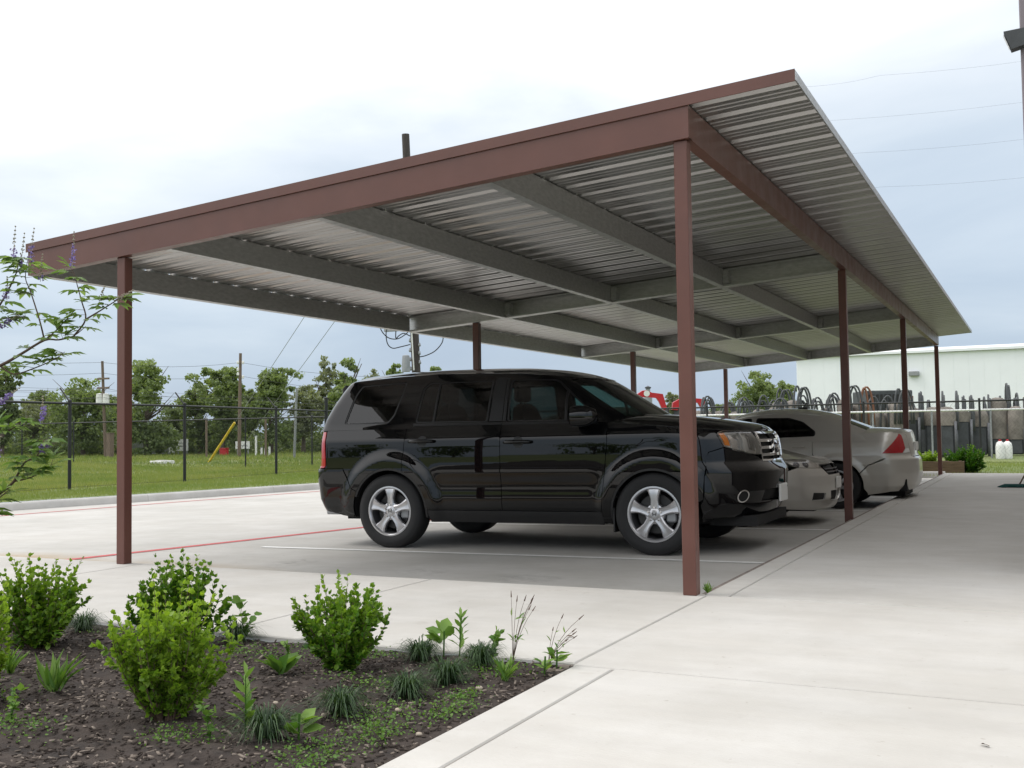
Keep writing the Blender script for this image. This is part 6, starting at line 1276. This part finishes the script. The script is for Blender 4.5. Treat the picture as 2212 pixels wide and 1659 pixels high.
# ---- chaste tree reaching in from the left
def chaste_tree():
    g = np.random.default_rng(77); base = np.array((1.05, -2.95, float(bed_z(1.05, -2.95)))); t = thing('chaste_tree', 'violet-flowering small tree reaching in from the left edge', 'tree', tuple(base)); W_ = lambda px_, py_, d=5.5: at(px_, py_, d)-base
    m = MB(); fork = np.array((0.12, 0.05, 0.55)); m.tube([(0, 0, -0.05), (0.03, 0.02, 0.3), tuple(fork)], [0.032, 0.028, 0.022], 8); P, D, S = [], [], []; spikes = []
    paths = [[fork, W_(-60, 812), W_(0, 790), W_(45, 765), W_(96, 735), W_(128, 734), W_(160, 725), W_(185, 705)], [W_(96, 735), W_(85, 690), W_(66, 630), W_(55, 600), W_(60, 560)], [W_(96, 735), W_(120, 715), W_(160, 672)], [W_(160, 725), W_(185, 690), W_(176, 650), W_(168, 620), W_(160, 590)], [W_(0, 790), W_(30, 808), W_(75, 795), W_(120, 775), W_(140, 760)],
             [fork, W_(-80, 760), W_(-30, 700), W_(5, 650), W_(35, 590), W_(40, 555)], [W_(-30, 700), W_(0, 690), W_(55, 683)], [W_(185, 690), W_(215, 672), W_(250, 650), W_(262, 643)], [fork, W_(-60, 1100, 5.2), W_(0, 1065, 5.2), W_(30, 1040, 5.2), W_(52, 1000, 5.2), W_(80, 985, 5.2), W_(95, 950, 5.2)], [W_(30, 1040, 5.2), W_(70, 1030, 5.2), W_(110, 1005, 5.2)], [fork, W_(-60, 960, 5.3), W_(-10, 930, 5.3), W_(20, 930, 5.3), W_(60, 900, 5.3)], [fork, W_(-70, 1130, 5.1), W_(-20, 1090, 5.1), W_(20, 1058, 5.1)]]
    for k, p in enumerate(paths):
        p = np.array([np.asarray(q, float) for q in p]); fine = []
        for i in range(len(p)-1):
            a, b, c, d = p[max(i-1, 0)], p[i], p[i+1], p[min(i+2, len(p)-1)]
            for s_ in np.linspace(0, 1, 4, endpoint=False): fine.append(0.5*((2*b)+(-a+c)*s_+(2*a-5*b+4*c-d)*s_*s_+(-a+3*b-3*c+d)*s_**3))
        fine.append(p[-1]); fine = np.array(fine); r0 = 0.011 if k in (0, 5, 8, 10, 11) else 0.0048; m.tube(fine, np.linspace(r0, 0.0015, len(fine)), 6); spikes.append((fine[-1], fine[-1]-fine[-3]))
        st_ = len(fine)//3 if k in (0, 5, 8, 10, 11) else 2
        for i in range(st_, len(fine), 1 if k not in (0,) else 2):
            if g.uniform() < 0.24: continue
            ax = fine[i]-fine[i-1]; ax /= np.linalg.norm(ax)+1e-9
            for s_ in range(2 if i > len(fine)*0.55 else 1):
                d = rand_unit(1, g)[0]; d = d-ax*np.dot(d, ax)*0.6; d[2] = abs(d[2])*0.3; d /= np.linalg.norm(d); pe = fine[i]+d*g.uniform(0.02, 0.045); m.tube([fine[i], pe], 0.0012, 3, cap=False); sd = np.cross(d, (0, 0, 1.0)); sd /= np.linalg.norm(sd)+1e-9
                for j, (an, sc) in enumerate(((-1.1, .55), (-.55, .85), (0, 1.0), (.55, .85), (1.1, .55))): dd = d*math.cos(an)+sd*math.sin(an)+np.array((0, 0, -0.18)); P.append(pe); D.append(dd); S.append(0.10*sc*g.uniform(.75, 1.15))
    m.build('trunk', M['twig'], t, smooth=True); V, F, T = place_leaves(np.array(P), np.array(D), np.array(S), g, NAR*np.array((1, 1.15, 1)), roll=.3); np_mesh('leaves', V, F, M['leaf_vitex'], t, T)
    # flower spikes
    for (p, d, L, full) in [(W_(157, 570), (0.05, 0, 1), .165, 1), (W_(45, 575), (0.15, 0, 1), .17, .6), (W_(64, 560), (0.2, 0, 1), .16, .8), (W_(88, 600), (.1, 0, 1), .12, .2), (W_(0, 705), (1, 0.3, 0.55), .12, 1), (W_(255, 645), (1, .4, .55), .09, 0), (W_(215, 650), (.5, 0, 1), .08, 0), (W_(2, 868, 5.3), (1, .3, .7), .12, 1), (W_(92, 905, 5.2), (.0, 0, 1), .11, 1), (W_(88, 970, 5.2), (1, .3, .4), .10, 1), (W_(28, 560), (.1, 0, 1), .17, .5), (W_(15, 640), (0, 0, 1), .10, .9), (W_(-10, 985, 5.2), (.4, 0, 1), .10, .9)]:
        d = np.array(d, float); d /= np.linalg.norm(d); m = MB(); m.tube([p-d*.02, p+d*L], [.0018, .0008], 4); sp = m.build('flower_spike', M['bud'], t); C = []
        bd = MB()
        for i in np.linspace(0, 1, 9):
            for a in range(5): u = rand_unit(1, g)[0]; c = p+d*L*i+u*0.011*(1.15-i); (C.append(c) if i < full*0.55 else bd.lathe([(0, -.004), (.0038, 0), (0, .004)], tuple(c), n=5))
        if C: C = np.array(C); C = np.vstack([C, C+g.normal(0, .005, C.shape), C+g.normal(0, .006, C.shape)]); V, F, T = leaf_cloud(C, .013, g, .8); np_mesh('petals', V, F, M['flower'], sp, T)
        if bd.v: o = bd.build('buds', M['bud'], sp); o['kind'] = 'stuff'
    return t
chaste_tree()
# fallen scraps on the walk
for k, (x, y, rz, lb) in enumerate(((6.28, -2.58, 2.2, 'dark dry leaf scrap on the walkway at the lower right'), (4.41, -1.44, .1, 'brown dry twig scrap on the walkway behind the weeds'))):
    m = MB(); V, F, T = place_leaves(np.array([(0, 0, 0.004)]), np.array([(1.0, 0, 0.05)]), np.array([0.04]), rng, NAR*np.array((1, 1.6, 1))); o = np_mesh('dry_leaf', V, F, M['twig'], None); o.location = (x, y, 0.002); o.rotation_euler = (0, 0, rz); tag(o, lb, 'leaf')
